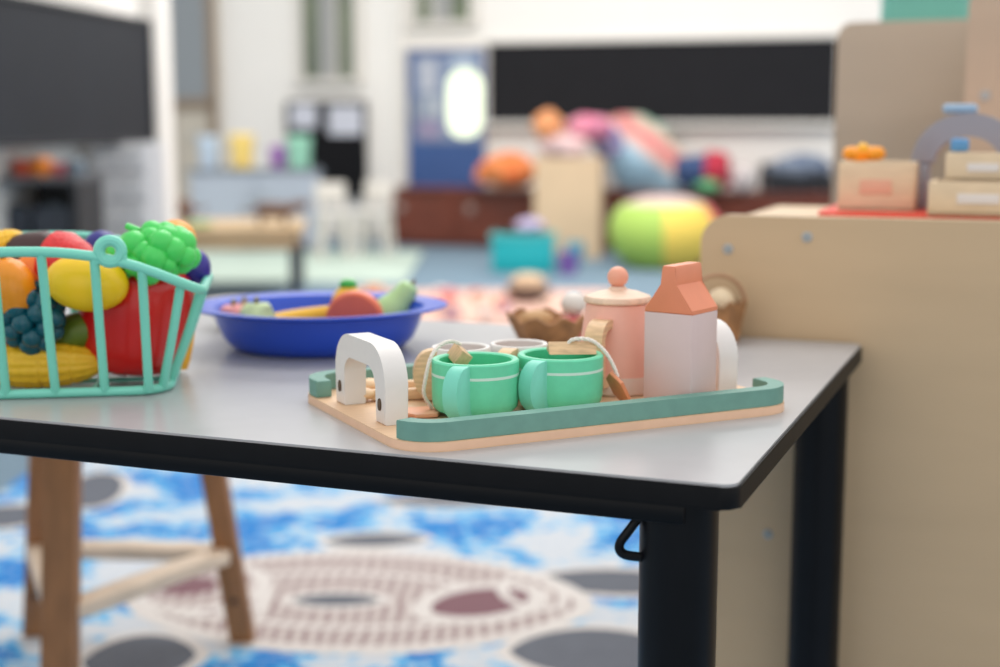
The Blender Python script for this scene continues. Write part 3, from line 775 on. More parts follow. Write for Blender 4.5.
# plum and orange behind the grapes
p_ = plc(192, 268, 1.225); b = BM(); ball(b, (0, 0, 0), (.0165, .0165, .018), sub=4)
solo('toy_plum', b, mat('plum_blue', (44, 36, 140), .3), 'dark blue toy plum at the right of the green grapes', 'toy fruit', p_)
p_ = plc(176, 240, 1.245); b = BM(); ball(b, (0, 0, 0), (.018, .018, .0185), sub=4)
solo('toy_apricot', b, mat('apricot', (238, 160, 60), .4), 'orange toy apricot showing above the green grapes', 'toy fruit', p_)
p_ = plc(102, 247, 1.24); b = BM(); ball(b, (0, 0, 0), (.016, .016, .015), sub=4)
solo('toy_blueberry', b, mat('berry_blue', (40, 40, 130), .35), 'deep blue toy berry between strawberry and green grapes', 'toy fruit', p_)
p_ = plc(3, 343, 1.165); b = BM(); ball(b, (0, 0, 0), (.013, .013, .012), sub=4)
solo('toy_tomato', b, mat('tomato_red', (206, 40, 30), .35), 'small red toy tomato above the corn at the left edge', 'toy vegetable', p_)
p_ = plc(176, 318, 1.235); b = BM(); tube(b, [(0, 0, -.045), (.004, 0, -.015), (.006, 0, .016), (.008, 0, .04)], .0125, 16, rad=lambda u: .5+.5*math.sin(PI*min(max(u, .05), .95))**.5, smooth=1)
solo('toy_squash', b, mat('squash_yellow', (240, 176, 40), .4), 'yellow toy squash upright at the right end of the basket', 'toy vegetable', p_)

# ================================================================== PAPER BASKETS AT THE TABLE BACK
def paper_basket(label, loc, r0, r1, h, group, handle=False):
    t = thing('paper_basket', label, 'basket', loc, 0, group)
    w = lambda a, z: 1+.05*math.sin(11*a)*(z/h)+.04*math.sin(3*a+1)
    b = BM(); lathe(b, [(0, 0), (r0, 0), (r0*1.05, .003), ((r0+r1)/2, h*.5), (r1, h), (r1*.96, h+.001), ((r0+r1)/2*.95, h*.5), (r0*.95, .004), (0, .004)], 72, wob=w)
    for v in b.verts:
        if v.co.z > h*.8: v.co.z += .003*math.sin(9*math.atan2(v.co.y, v.co.x))
    obj('basket_body', b, mat('brown_paper', (158, 112, 70), .6, .3, 60, bump=.5), t)
    if handle:
        b = BM(); tube(b, [(r1*.95*math.cos(a), .0, h+.028*math.sin(a)) for a in [PI*k/14 for k in range(15)]], .0022, 8); obj('basket_handle', b, mat('handle_brown', (168, 128, 96), .6), t)
    return t
pb1 = G(548, 342.5); pb1.z = TT+.0003
paper_basket('crinkled brown paper tray basket left of the pink teapot', pb1, .030, .043, .027, 'brown paper baskets', False)
b = BM(); ball(b, (0, 0, 0), (.020, .016, .014), sub=3, lump=.1, lf=2); solo('toy_bread', b, mat('bread', (190, 148, 100), .6), 'tan toy bread roll lying in the left paper basket', 'toy food', pb1+Vector((-.012, 0, .0195)))
b = BM(); ball(b, (0, 0, 0), (.0135, .0135, .0125), sub=3); solo('toy_egg', b, mat('egg_white', (226, 218, 210), .4), 'white toy egg showing beside the teapot above a pink cake', 'toy food', pb1+Vector((.026, .0, .040)))
b = BM(); lathe(b, [(0, 0), (.014, 0), (.015, .004), (.015, .018), (.012, .0215), (0, .0215)], 32); solo('toy_cake', b, mat('cake_pink', (222, 116, 116), .5), 'pink toy cake in the paper basket beside the teapot', 'toy food', pb1+Vector((.026, .0, .0055)))
pb2 = G(716, 341); pb2.z = TT+.0003
paper_basket('small brown paper basket with a hoop handle behind the milk carton', pb2, .022, .030, .040, 'brown paper baskets', True)
b = BM(); ball(b, (0, 0, 0), (.015, .014, .017), sub=3); solo('toy_egg', b, mat('egg_cream', (228, 206, 172), .5), 'cream toy egg in the paper basket behind the carton', 'toy food', pb2+Vector((.004, 0, .038)))
b = BM(); lathe(b, [(0, 0), (.026, 0), (.028, .002), (.043, .030), (.042, .031), (.026, .004), (0, .004)], 40); p_ = G(246, 329); p_ = Vector((at(243, 300, 1.53).x, 1.53, TT+.0003));
solo('toy_dish', b, M_white, 'white toy dish behind the blue bowl beside the basket', 'dish', p_)

# ================================================================== PANEL SHELF UNIT AT THE RIGHT
def on_line(px, p0, d, z):
    k = (px-500)/FPX; c, s = math.cos(PITCH), math.sin(PITCH); q = -(z-EYE)*s
    return (k*(p0.y*c+q)-p0.x)/(d.x-k*d.y*c)
PB = CORN+EY*(DEP+.006)
s0 = on_line(700, PB, EX, .66); SL = 1.15; PH = .7275
SO = PB+EX*s0
t = thing('shelf_unit', 'low plywood shelf unit with rounded back panel standing behind the table', 'shelf unit', SO+Vector((0, 0, .0075)), TH)
PH -= .0075
pl = [(SL, 0), (SL, PH)]+[(.03+.03*math.cos(math.radians(90+9*k)), PH-.03+.03*math.sin(math.radians(90+9*k))) for k in range(11)]+[(0, 0)]
mm = Matrix(((1, 0, 0, 0), (0, 0, 1, 0), (0, 1, 0, 0), (0, 0, 0, 1)))
b = BM(); prism(b, pl, .016, mm, mi=0, mside=1, bev=.0008); obj('back_panel', b, [M_panel, M_paneledge], t)
b = BM(); box(b, (SL/2, .016+.19, PH-.02), (SL-.02, .378, .018), bev=.001); obj('shelf_board', b, M_panel, t)
b = BM(); box(b, (SL/2, .016+.19, .35), (SL-.02, .378, .018), bev=.001); obj('shelf_board', b, M_panel, t)
for x in (.015, SL-.015): b = BM(); box(b, (x, .016+.19, (PH-.03)/2), (.016, .378, PH-.03), bev=.001); obj('side_panel', b, M_panel, t)
def bolt(px, py):
    p_ = at(px, py, (SO+EX*.1).y)
    s = on_line(px, PB, EX, p_.z)-s0; Yp = (SO+EX*s).y; z = at(px, py, Yp).z-.0065
    b = BM(); lathe(b, [(0, -.0015), (.0045, -.0015), (.0055, 0), (.0055, .001), (0, .001)], 20, Matrix.Translation((s, -.0006, z)) @ Matrix.Rotation(-PI/2, 4, 'X'))
    bo = obj('bolt', b, M_bolt, t)
    b = BM(); lathe(b, [(0, -.0022), (.0018, -.0022), (.0018, .0), (0, .0)], 6, Matrix.Translation((s, -.0006, z)) @ Matrix.Rotation(-PI/2, 4, 'X')); obj('bolt_socket', b, mat('dark_socket', (120, 128, 132)), bo)
for q in ((728, 250), (807, 238), (768, 535)): bolt(*q)
SZ = PH+.0075-.0108
def sp(x, y, z=0.0): return SO+EX*x+EY*y+Vector((0, 0, SZ+z))
def sx(px, y, z=.75): return on_line(px, SO+EY*y, EX, z)
b = BM(); xa, xb = sx(822, .1), sx(985, .1)
b = BM(); prism(b, rrect(0, xb-xa+.06, .0, .24, .02), .012)
solo('red_mat', b, mat('red_mat', (226, 84, 66), .6), 'red mat lying along the top of the plywood shelf', 'mat', sp(xa, .06, .0003), TH)
RZ = .0125
def crate(label, px0, px1, y, hgt, dep, z0, cols, group, name='wooden_box', tilt=0):
    xa, xb = sx(px0, y), sx(px1, y); w = xb-xa
    t = thing(name, label, 'box', sp(xa, y, z0), TH+tilt, group)
    b = BM(); box(b, (w/2, dep/2, .002), (w, dep, .004)); 
    box(b, (w/2, .003, hgt/2), (w, .006, hgt), bev=.0008); box(b, (w/2, dep-.003, hgt/2), (w, .006, hgt), bev=.0008)
    obj('box_walls', b, cols[0], t)
    for x in (.003, w-.003): b = BM(); box(b, (x, dep/2, hgt/2), (.006, dep-.012, hgt), bev=.0008); obj('end_panel', b, cols[0], t)
    b = BM(); box(b, (w/2, -.0008, hgt*.5), (w*.42, .0016, hgt*.3), bev=.0005); obj('paper_label', b, cols[1], t)
    return t, w
M_box = mat('pale_box', (222, 200, 168), .55, .05, 30, stretch=(1, 1, 6)); M_lab = mat('pale_label', (226, 220, 216), .7)
crate('pale wooden box with orange toy on it at the shelf end', 838, 914, .10, .052, .085, RZ, (M_box, mat('pink_label', (226, 176, 150), .7)), 'pale boxes on the shelf')
xo = sx(862, .13)
t = thing('toy_flower', 'orange knobbly toy resting on the pale wooden box', 'toy', sp(xo, .13, RZ+.0525), TH)
b = BM()
for k in range(7): ball(b, (.014*math.cos(k*.9), .006*math.sin(k*.9), .008), (.010, .008, .008), sub=2)
box(b, (0, 0, -.0135+.015), (.012, .06, .002)); obj('petals', b, mat('toy_orange', (250, 160, 30), .4), t)
b = BM(); ball(b, (0, -.006, .013), .007, sub=2); obj('centre', b, mat('toy_yellow', (250, 186, 50), .4), t)
crate('pale wooden box under the stack at the picture\'s right edge', 928, 1030, .05, .034, .08, RZ, (M_box, M_lab), 'pale boxes on the shelf')
crate('smaller pale wooden box stacked upon another at right edge', 944, 1020, .06, .028, .06, RZ+.0345, (M_box, M_lab), 'pale boxes on the shelf')
xo = sx(966, .16); 
for k, s in enumerate((-1, 1)):
    b = BM(); box(b, (0, 0, .025), (.018, .03, .05), bev=.002)
    solo('grey_block', b, mat('grey_blue_block', (150, 152, 164), .5), ('grey blue toy block holding up the arch at its left end', 'grey blue toy block holding up the arch at its right end')[k], 'toy block', sp(xo+s*.048, .16, RZ), TH, 'blocks under the arch')
pl = [(.058*math.cos(PI*k/24), .054*math.sin(PI*k/24)) for k in range(25)]+[(.034*math.cos(PI-PI*k/24), .029*math.sin(PI-PI*k/24)) for k in range(25)]
b = BM(); prism(b, pl, .03, Matrix(((1, 0, 0, 0), (0, 0, 1, -.015), (0, 1, 0, 0), (0, 0, 0, 1))), bev=.001)
solo('toy_arch', b, mat('arch_grey', (150, 150, 162), .45), 'grey wooden toy arch bridging the boxes on the shelf', 'toy block', sp(xo, .16, RZ+.0503), TH)
b = BM(); box(b, (0, 0, .005), (.036, .022, .010), bev=.004); solo('toy_brick', b, mat('sky_blue', (150, 180, 208), .45), 'light blue toy brick balanced on top of the grey arch', 'toy block', sp(xo-.010, .16, RZ+.0503+.0535), TH)
b = BM(); box(b, (0, 0, .007), (.018, .018, .014), bev=.003); solo('toy_brick', b, mat('mid_blue', (90, 150, 200), .45), 'blue toy brick under the grey arch on the upper box', 'toy block', sp(xo-.005, .10, RZ+.0635), TH)

# taller plywood unit behind
SO2 = SO+EY*.85
def tall(label, px0, px1, off, ztop, m, ln=None):
    P0 = SO+EY*off; a = on_line(px0, P0, EX, 1.0); b1 = on_line(px1, P0, EX, 1.0); w = ln or (b1-a)
    t = thing('storage_cabinet', label, 'cabinet', P0+EX*a+Vector((0, 0, .0075)), TH)
    pl = [(w, 0), (w, ztop)]+[(.025+.025*math.cos(math.radians(90+9*k)), ztop-.025+.025*math.sin(math.radians(90+9*k))) for k in range(11)]+[(0, 0)]
    b = BM(); prism(b, pl, .018, mm, mi=0, mside=1, bev=.0008); obj('back_panel', b, [m, M_paneledge], t)
    for x in (.03, w-.03):
        b = BM(); box(b, (x, .018+.17, (ztop-.03)/2), (.018, .34, ztop-.03), bev=.001); obj('side_panel', b, m, t)
    for z in (.1, .55, ztop-.04): b = BM(); box(b, (w/2, .018+.17, z), (w-.08, .338, .018), bev=.001); obj('shelf_board', b, m, t)
    return P0+EX*a, w
M_ply2 = mat('tall_ply', (190, 172, 152), .55, .05, 2, stretch=(1, 1, 5))
z2 = at(900, 19, (SO+EY*.85+EX*.25).y).z-.0065
Q2, w2 = tall('tall plywood cabinet standing behind the low shelf unit', 838, 1060, .85, z2, M_ply2)
z3 = at(990, -25, 1.62).z
Q3, w3 = tall('nearest tall plywood cabinet cut off by the right picture edge', 970, 1150, .46, z3, M_ply2)
o = [c_ for c_ in bpy.data.objects if c_.name.startswith('storage_cabinet')][-1]
b = BM(); yy = Q3.y; px_s = on_line(991, Q3, EX, 1.0); lathe(b, [(0, -.0015), (.006, -.0015), (.007, .001), (0, .001)], 20, Matrix.Translation((px_s, -.0006, at(991, 102, Q3.y-.0).z-.0)) @ Matrix.Rotation(-PI/2, 4, 'X')); obj('bolt', b, M_bolt, o)
xq = on_line(935, Q2+EY*.18, EX, 1.3)
t = thing('teal_tub', 'teal plastic tub standing on the tall plywood cabinet', 'tub', Q2+EY*.18+EX*xq+Vector((0, 0, z2-.0215)), TH)
b = BM(); prism(b, rrect(-.07, .07, -.06, .06, .02), .085, bev=.003); obj('tub_body', b, mat('teal_tub', (106, 178, 164), .4), t)
b = BM(); prism(b, rrect(-.074, .074, -.064, .064, .02), .008, Matrix.Translation((0, 0, .0853)), bev=.002); obj('lid', b, mat('teal_lid', (90, 166, 152), .4), t)

# ================================================================== STOOL UNDER THE TABLE
fA, fB, fC = G(36, 634, .0075), G(243, 640, .0075), Vector((-.607, 1.83, .0075))
cen = (fA+fB+fC)/3
t = thing('wooden_stool', 'three-legged brown wooden stool under the table with pale rails', 'stool', (cen.x, cen.y, .0075))
base = Vector((cen.x, cen.y, .0075)); SH = .42
tops = []
for f_, wd in ((fA, .037), (fB, .038), (fC, .046)):
    tp = cen+(f_-cen)*.71; tops.append(tp)
    a_, b_ = f_-base, Vector((tp.x, tp.y, 0))-Vector((base.x, base.y, 0))
    b = BM(); hw = wd/2
    vs = box(b, (0, 0, SH/2), (wd, wd*.8, SH), bev=.003)
    for v in b.verts:
        k = v.co.z/SH; c_ = Vector((a_.x, a_.y, 0)).lerp(Vector((b_.x, b_.y, 0)), k); v.co = Vector((v.co.x+c_.x, v.co.y+c_.y, v.co.z))
    lg = obj('leg', b, M_stool, t)
    b = BM(); q = Vector((a_.x, a_.y, 0)).lerp(Vector((b_.x, b_.y, 0)), .17); lathe(b, [(0, 0), (.0055, 0), (.0055, .003), (0, .003)], 14, Matrix.Translation((q.x, q.y-wd*.4-.002, SH*.17)) @ Matrix.Rotation(-PI/2, 4, 'X')); obj('leg_screw', b, mat('dark_screw', (60, 44, 34)), lg)
feet = [(f_-base).lerp((Vector((tp.x, tp.y, base.z))-base), .35) for f_, tp in zip((fA, fB, fC), tops)]
for i, j in ((0, 1), (1, 2), (2, 0)):
    a_, b_ = feet[i].copy(), feet[j].copy(); a_.z = b_.z = SH*.35; d_ = b_-a_; l = d_.length
    b = BM(); box(b, (a_+b_)/2, (l-.03, .040, .022), rot=(0, 0, math.atan2(d_.y, d_.x)), bev=.002); obj('rail', b, M_stoolpale, t, label='pale wooden rail')
b = BM(); lathe(b, [(0, SH+.0002), (.145, SH+.0002), (.15, SH+.004), (.15, SH+.022), (.146, SH+.025), (0, SH+.025)], 56); obj('seat', b, M_stool, t)

# ================================================================== FAR FURNITURE
def facing(px, py_base):                   # a spot on the floor
    return G(px, py_base, 0)
# mahogany cabinet along the wall
off = .42
a, b_ = wall_t(387, off=off), wall_t(842, off=off)
hc = .395; w = b_-a
t = thing('low_cabinet', 'long dark mahogany low cupboard under the blackboard', 'cupboard', W0+WN*.03+WD*a, WA)
b = BM(); box(b, (w/2, -.195, hc/2-.01), (w, .38, hc-.04), bev=.003); obj('cabinet_body', b, M_mahog, t, 0)
b = BM(); box(b, (w/2, -.2, hc-.012), (w+.02, .42, .024), bev=.004); obj('cabinet_top', b, M_mahog, t, 0)
nd = 6
for k in range(nd):
    x0 = w*k/nd+.02; x1 = w*(k+1)/nd-.02
    b = BM(); box(b, ((x0+x1)/2, -.392, hc/2-.01), (x1-x0, .016, hc-.09), bev=.004); dr = obj('cabinet_door', b, M_mahog, t, 0)
    b = BM()
    ball(b, (x0+.08, -.413, hc*.66), (.035, .014, .035), sub=2); obj('knob', b, mat('pewter', (150, 128, 120), .4), dr)
# grey cabinet
p0 = G(192, 252, 0); p1 = G(322, 250, 0)
wv = p1-p0; ang = math.atan2(wv.y, wv.x); w = wv.length; hh = at(260, 171, (p0.y+p1.y)/2).z
t = thing('grey_cupboard', 'grey blue low cupboard carrying coloured tubs in the far left room', 'cupboard', p0, ang)
M_gc = mat('grey_cupboard', (168, 176, 190), .5, .02, 4)
b = BM(); box(b, (w/2, .12, hh/2), (w, .24, hh-.03), bev=.004); obj('cabinet_body', b, M_gc, t, 0)
b = BM(); box(b, (w/2, .12, hh-.0), (w+.03, .27, .025), bev=.004); obj('cabinet_top', b, mat('grey_top', (120, 128, 138), .5), t, 0)
for k in range(2):
    b = BM(); box(b, (w*(.25+.5*k), -.008, hh/2), (w/2-.03, .014, hh-.1), bev=.003); dr = obj('cabinet_door', b, M_gc, t, 0)
    b = BM(); tube(b, [(w*(.44+.12*k), -.03, hh*.55), (w*(.44+.12*k), -.03, hh*.75)], .006); obj('door_handle', b, M_bolt, dr)
def gtop(f, d=.15): return p0+Vector((math.cos(ang), math.sin(ang), 0))*w*f+Vector((-math.sin(ang), math.cos(ang), 0))*d+Vector((0, 0, hh+.0128))
for k, (px0, px1, py, col, lb) in enumerate(((203, 226, 136, (186, 202, 220), 'pale blue clear tub at left on the grey cupboard'), (234, 262, 134, (240, 208, 120), 'yellow tub on the grey cupboard'), (276, 293, 146, (150, 92, 176), 'purple tub on the grey cupboard'), (293, 321, 136, (150, 206, 182), 'mint green tub at right on the grey cupboard'))):
    f = ((px0+px1)/2-195)/133; q = gtop(f); hw = (px1-px0)/FPX*q.y/2*.88; h_ = at((px0+px1)/2, py, q.y).z-q.z
    t = thing('storage_tub', lb, 'tub', q, ang, 'tubs on the grey cupboard')
    b = BM(); lathe(b, [(0, 0), (hw*.8, 0), (hw*.85, .004), (hw, h_*.85), (hw*.95, h_*.85), (0, h_*.84)], 28); obj('tub_body', b, mat(f'tub_{k}', col, .4), t)
    b = BM(); lathe(b, [(0, h_*.855), (hw*1.03, h_*.855), (hw*1.03, h_*.95), (hw*.9, h_), (0, h_)], 28); obj('lid', b, mat(f'tub_lid_{k}', tuple(min(255, int(v*1.06)) for v in col), .4), t)
# low wooden table in front
tp = .345
q0, q1 = G(52, 232, tp), G(300, 236, tp)
q1 = G(302, 228, tp); q0 = at(52, 231, q1.y-.12); q0.z = tp
wv = q1-q0; ang2 = math.atan2(wv.y, wv.x); w = wv.length
t = thing('low_table', 'low pale wooden table with dark legs beyond the basket', 'table', (q0.x, q0.y, 0), ang2)
M_lt = mat('low_table_wood', (196, 168, 130), .5, .1, 6, stretch=(1, 6, 1))
b = BM(); box(b, (w/2, .36, tp-.014), (w, .74, .028), bev=.004); obj('tabletop', b, M_lt, t, 0)
b = BM(); box(b, (w/2, .02, tp-.064), (w-.06, .02, .07)); box(b, (w/2, .70, tp-.064), (w-.06, .02, .07)); box(b, (.03, .36, tp-.064), (.02, .66, .07)); box(b, (w-.03, .36, tp-.064), (.02, .66, .07)); obj('apron', b, M_lt, t, 0)
for x in (.04, w-.04):
    for y in (.04, .68): b = BM(); box(b, (x, y, (tp-.03)/2), (.045, .045, tp-.03), bev=.004); obj('leg', b, mat('dark_leg', (60, 66, 74), .5), t, 0)
ltop = lambda f, d: Vector((q0.x, q0.y, 0))+Vector((math.cos(ang2), math.sin(ang2), 0))*w*f+Vector((-math.sin(ang2), math.cos(ang2), 0))*d+Vector((0, 0, tp+.0003))
def toy_animal(lb, loc, rz, s, col):
    t = thing('toy_animal', lb, 'toy animal', loc, rz, 'toy animals on the low table')
    b = BM(); m = mat('toy_brown_%d' % col[0], col, .6, .1, 40)
    tube(b, [(-.09*s, 0, .07*s), (-.05*s, 0, .075*s), (.03*s, 0, .07*s), (.08*s, 0, .075*s), (.12*s, 0, .10*s), (.16*s, 0, .09*s)], .034*s, 12, rad=lambda u: .75+.35*math.sin(PI*min(1, u*1.5)) if u < .7 else .62, smooth=2)
    for x in (-.07, .05):
        for y in (-.02, .02): tube(b, [(x*s, y*s, 0), (x*s, y*s, .06*s)], .011*s, 8)
    obj('body', b, m, t)
    b = BM(); tube(b, [(-.09*s, 0, .08*s), (-.13*s, 0, .06*s), (-.16*s, 0, .075*s)], .008*s, 8); obj('tail', b, m, t)
toy_animal('brown toy animal at the right end of the low wooden table', ltop(.88, .22), 0.2, 1.0, (96, 70, 56))
toy_animal('taller brown toy animal at the left part of the low table', ltop(.44, .3), 2.9, 1.15, (112, 84, 70))
b = BM(); ball(b, (0, 0, .012), (.07, .04, .012), sub=2, lump=.2, lf=2); solo('green_leaf_toy', b, mat('toy_green', (120, 172, 96), .6), 'flat green toy piece in the middle of the low wooden table', 'toy', ltop(.57, .15))
# left dark shelf, drawers, toys on it
def plainshelf():
    Y = 4.7; a_, b_ = at(-40, 200, Y), at(78, 200, Y); z = at(40, 177, Y).z
    t = thing('dark_shelf', 'black open shelf unit at the far left below the screen', 'shelf', (a_.x, Y, 0)); w = b_.x-a_.x
    m = mat('shelf_black', (36, 38, 44), .5)
    b = BM(); box(b, (w/2, .15, z-.01), (w, .32, .02), bev=.003); obj('shelf_top', b, mat('shelf_grey', (92, 92, 96), .5), t, 0)
    for x in (.01, w-.01): b = BM(); box(b, (x, .15, (z-.02)/2), (.02, .3, z-.02)); obj('side_panel', b, m, t, 0)
    b = BM(); box(b, (w/2, .295, (z-.02)/2), (w-.04, .01, z-.03)); obj('back_panel', b, m, t, 0)
    for zz in (.06, .36): b = BM(); box(b, (w/2, .15, zz), (w-.042, .28, .018)); obj('shelf_board', b, m, t, 0)
    for k, (px, r, col, lb) in enumerate(((4, .025, (96, 140, 150), 'small teal toy pot'), (22, .028, (222, 98, 70), 'small red orange toy pot'), (41, .033, (240, 140, 50), 'bright orange toy pot'), (60, .022, (190, 90, 100), 'small rose toy pot'), (76, .03, (120, 132, 142), 'grey blue toy pot'))):
        p_ = at(px, 165, Y+.1); b = BM(); r *= 1.15
        lathe(b, [(0, 0), (r*.8, 0), (r, r*.5), (r*1.0, r*1.3), (r*.7, r*1.7), (r*.6, r*1.7), (0, r*1.2)], 24)
        solo('toy_pot', b, mat(f'pot_{k}', col, .45), lb+' on the black shelf top', 'toy pot', (p_.x, Y+.1, z+.0003), group='toy pots on the black shelf')
    for k, px in enumerate((14, 56)):
        p_ = at(px, 215, Y+.1); t2 = thing('black_crate', ('black plastic crate in the left bay of the black shelf', 'black plastic crate in the right bay of the black shelf')[k], 'crate', (p_.x, Y+.12, .3695), 0, 'crates in the black shelf')
        b = BM(); zt_ = z-.03-.3695; hgt = zt_*.7
        lathe(b, [(0, 0), (.08, 0), (.095, hgt), (.09, hgt), (.076, .005), (0, .005)], 4, Matrix.Rotation(PI/4, 4, 'Z')); obj('crate_body', b, mat('crate_blue', (44, 52, 64), .4), t2, 0)
        b = BM(); ball(b, (0, 0, hgt*.6), (.05, .05, hgt*.5), sub=2, lump=.3, lf=2); obj('contents', b, mat('crate_stuff', (96, 110, 120), .6), t2)
plainshelf()
Y = 5.35; a_, b_ = at(90, 200, Y), at(146, 200, Y); zt = at(118, 143, Y).z; w = b_.x-a_.x
t = thing('drawer_tower', 'white plastic drawer tower beside the black shelf', 'drawers', (a_.x, Y, 0))
b = BM(); box(b, (w/2, .17, zt/2), (w, .3, zt), bev=.004); obj('tower_body', b, mat('tower_grey', (196, 197, 200), .5), t, 0)
nz = 7
for k in range(nz):
    for c_ in (0, 1):
        b = BM(); box(b, (w*(.26+.48*c_), .012, zt*(k+.5)/nz), (w*.44, .02, zt/nz*.8), bev=.004); dr = obj('drawer', b, mat('drawer_white', (228, 226, 226), .4), t, 0)
        b = BM(); box(b, (w*(.26+.48*c_), -.003, zt*(k+.62)/nz), (w*.16, .012, .012), bev=.003); obj('drawer_pull', b, M_bolt, dr, 0)
# white chairs by the wall
for k, (px, py) in enumerate(((334, 258), (376, 256))):
    p_ = G(px, py, .0125)
    t = thing('white_chair', ('white child\'s chair next to the grey cupboard', 'white child\'s chair next to the mahogany cupboard')[k], 'chair', p_, .3-.5*k, 'small white chairs')
    m = mat('chair_white', (214, 208, 200), .5); s = .08
    for x in (-s, s):
        for y in (-s, s): b = BM(); tube(b, [(x*1.1, y*1.1, 0), (x*.9, y*.9, .26)], .016, 8); obj('leg', b, m, t)
    b = BM(); box(b, (0, 0, .272), (.19, .19, .022), bev=.008); obj('seat', b, m, t)
    b = BM(); box(b, (0, .09, .40), (.19, .02, .12), bev=.008); 
    for x in (-.07, .07): box(b, (x, .09, .32), (.02, .02, .09))
    obj('backrest', b, m, t)

# ---- plywood box stand
p0 = G(534, 258, 0); w = 66/FPX*8.8; z = at(566, 157, 8.7).z
t = thing('plywood_box', 'tall pale plywood box standing in front of the mahogany cupboard', 'box', p0, -.42+.25)
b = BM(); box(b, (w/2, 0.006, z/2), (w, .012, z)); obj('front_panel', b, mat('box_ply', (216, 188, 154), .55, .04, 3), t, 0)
b = BM(); box(b, (w-.006, .13, z/2), (.012, .24, z)); obj('side_panel', b, mat('box_ply_shaded', (176, 146, 112), .55, .1, 3), t, 0)  # same plywood as the front, side shade put into a darker colour
b = BM(); box(b, (.006, .13, z/2), (.012, .24, z)); obj('side_panel', b, mat('box_ply_shaded', (1, 1, 1)), t, 0)
b = BM(); box(b, (w/2, .13, z-.006), (w-.026, .236, .012)); box(b, (w/2, .244, z/2), (w-.026, .012, z-.03)); obj('inner_panel', b, mat('box_ply_shaded', (1, 1, 1)), t, 0)
BX = p0
# ---- soft heaps
def heap(name, label, cat, px, py, Y, sx_, sz, mats, seed, sy=None, lump=.25, zoff=0, group=None, rot=(0, 0, 0), lf=1.6):
    p_ = at(px, py, Y); k = Y/FPX
    b = BM(); ball(b, (0, 0, 0), (sx_*k, sy or .16, sz*k), rot, sub=4, lump=lump, lf=lf, seed=seed)
    ball_vs = list(b.verts)
    return solo(name, b, mats, label, cat, (p_.x, Y, p_.z+zoff), group=group)
def cloth_mat(name, cols, scale=3, dist=1.0):
    m = bpy.data.materials.new(name); m.use_nodes = True; nt = m.node_tree; L = nt.links
    b = nt.nodes['Principled BSDF']; b.inputs['Roughness'].default_value = .85
    tc = nt.nodes.new('ShaderNodeTexCoord'); n = nt.nodes.new('ShaderNodeTexNoise'); n.inputs['Scale'].default_value = scale; n.inputs['Distortion'].default_value = dist; n.inputs['Detail'].default_value = 1
    L.new(tc.outputs['Object'], n.inputs['Vector']); r = nt.nodes.new('ShaderNodeValToRGB'); r.color_ramp.interpolation = 'B_SPLINE' if False else 'LINEAR'
    e = r.color_ramp.elements
    for i, c_ in enumerate(cols):
        pos = .32+.36*i/(len(cols)-1)
        if i == 0: q = e[0]; q.position = pos
        elif i == len(cols)-1: q = e[len(e)-1]; q.position = pos
        else: q = e.new(pos)
        q.color = (*lin(c_), 1)
    L.new(n.outputs['Fac'], r.inputs[0]); L.new(r.outputs[0], b.inputs['Base Color'])
    return m
heap('orange_cushion', 'crumpled orange cushion on the mahogany cupboard by the blue door', 'cushion', 508, 171, 9.35, 32, 17, cloth_mat('orange_cloth', [(232, 120, 60), (240, 150, 90), (222, 96, 40)], 5), 2, sy=.17)
heap('orange_toy', 'small orange and brown soft toy on the plywood box top', 'soft toy', 548, 125, 8.75, 15, 13, mat('soft_orange', (222, 150, 100), .8), 5, sy=.08)
heap('magenta_cloth', 'bundled magenta and pink cloth at top of the heap', 'cloth', 590, 128, 8.86, 22, 13, cloth_mat('magenta_cloth', [(206, 90, 130), (228, 150, 170), (150, 70, 120)], 5), 6, sy=.13)
heap('purple_cloth', 'mauve cloth bundle between the plywood box and blue blanket', 'cloth', 608, 142, 9.02, 15, 17, cloth_mat('mauve_cloth', [(140, 110, 170), (150, 160, 200), (190, 150, 190)], 5), 8, sy=.12)
heap('pale_cloth', 'pale rose cloth on the top of the plywood box', 'cloth', 563, 146, 8.78, 24, 12, mat('rose_cloth', (222, 190, 188), .8, .1, 6), 9, sy=.11)
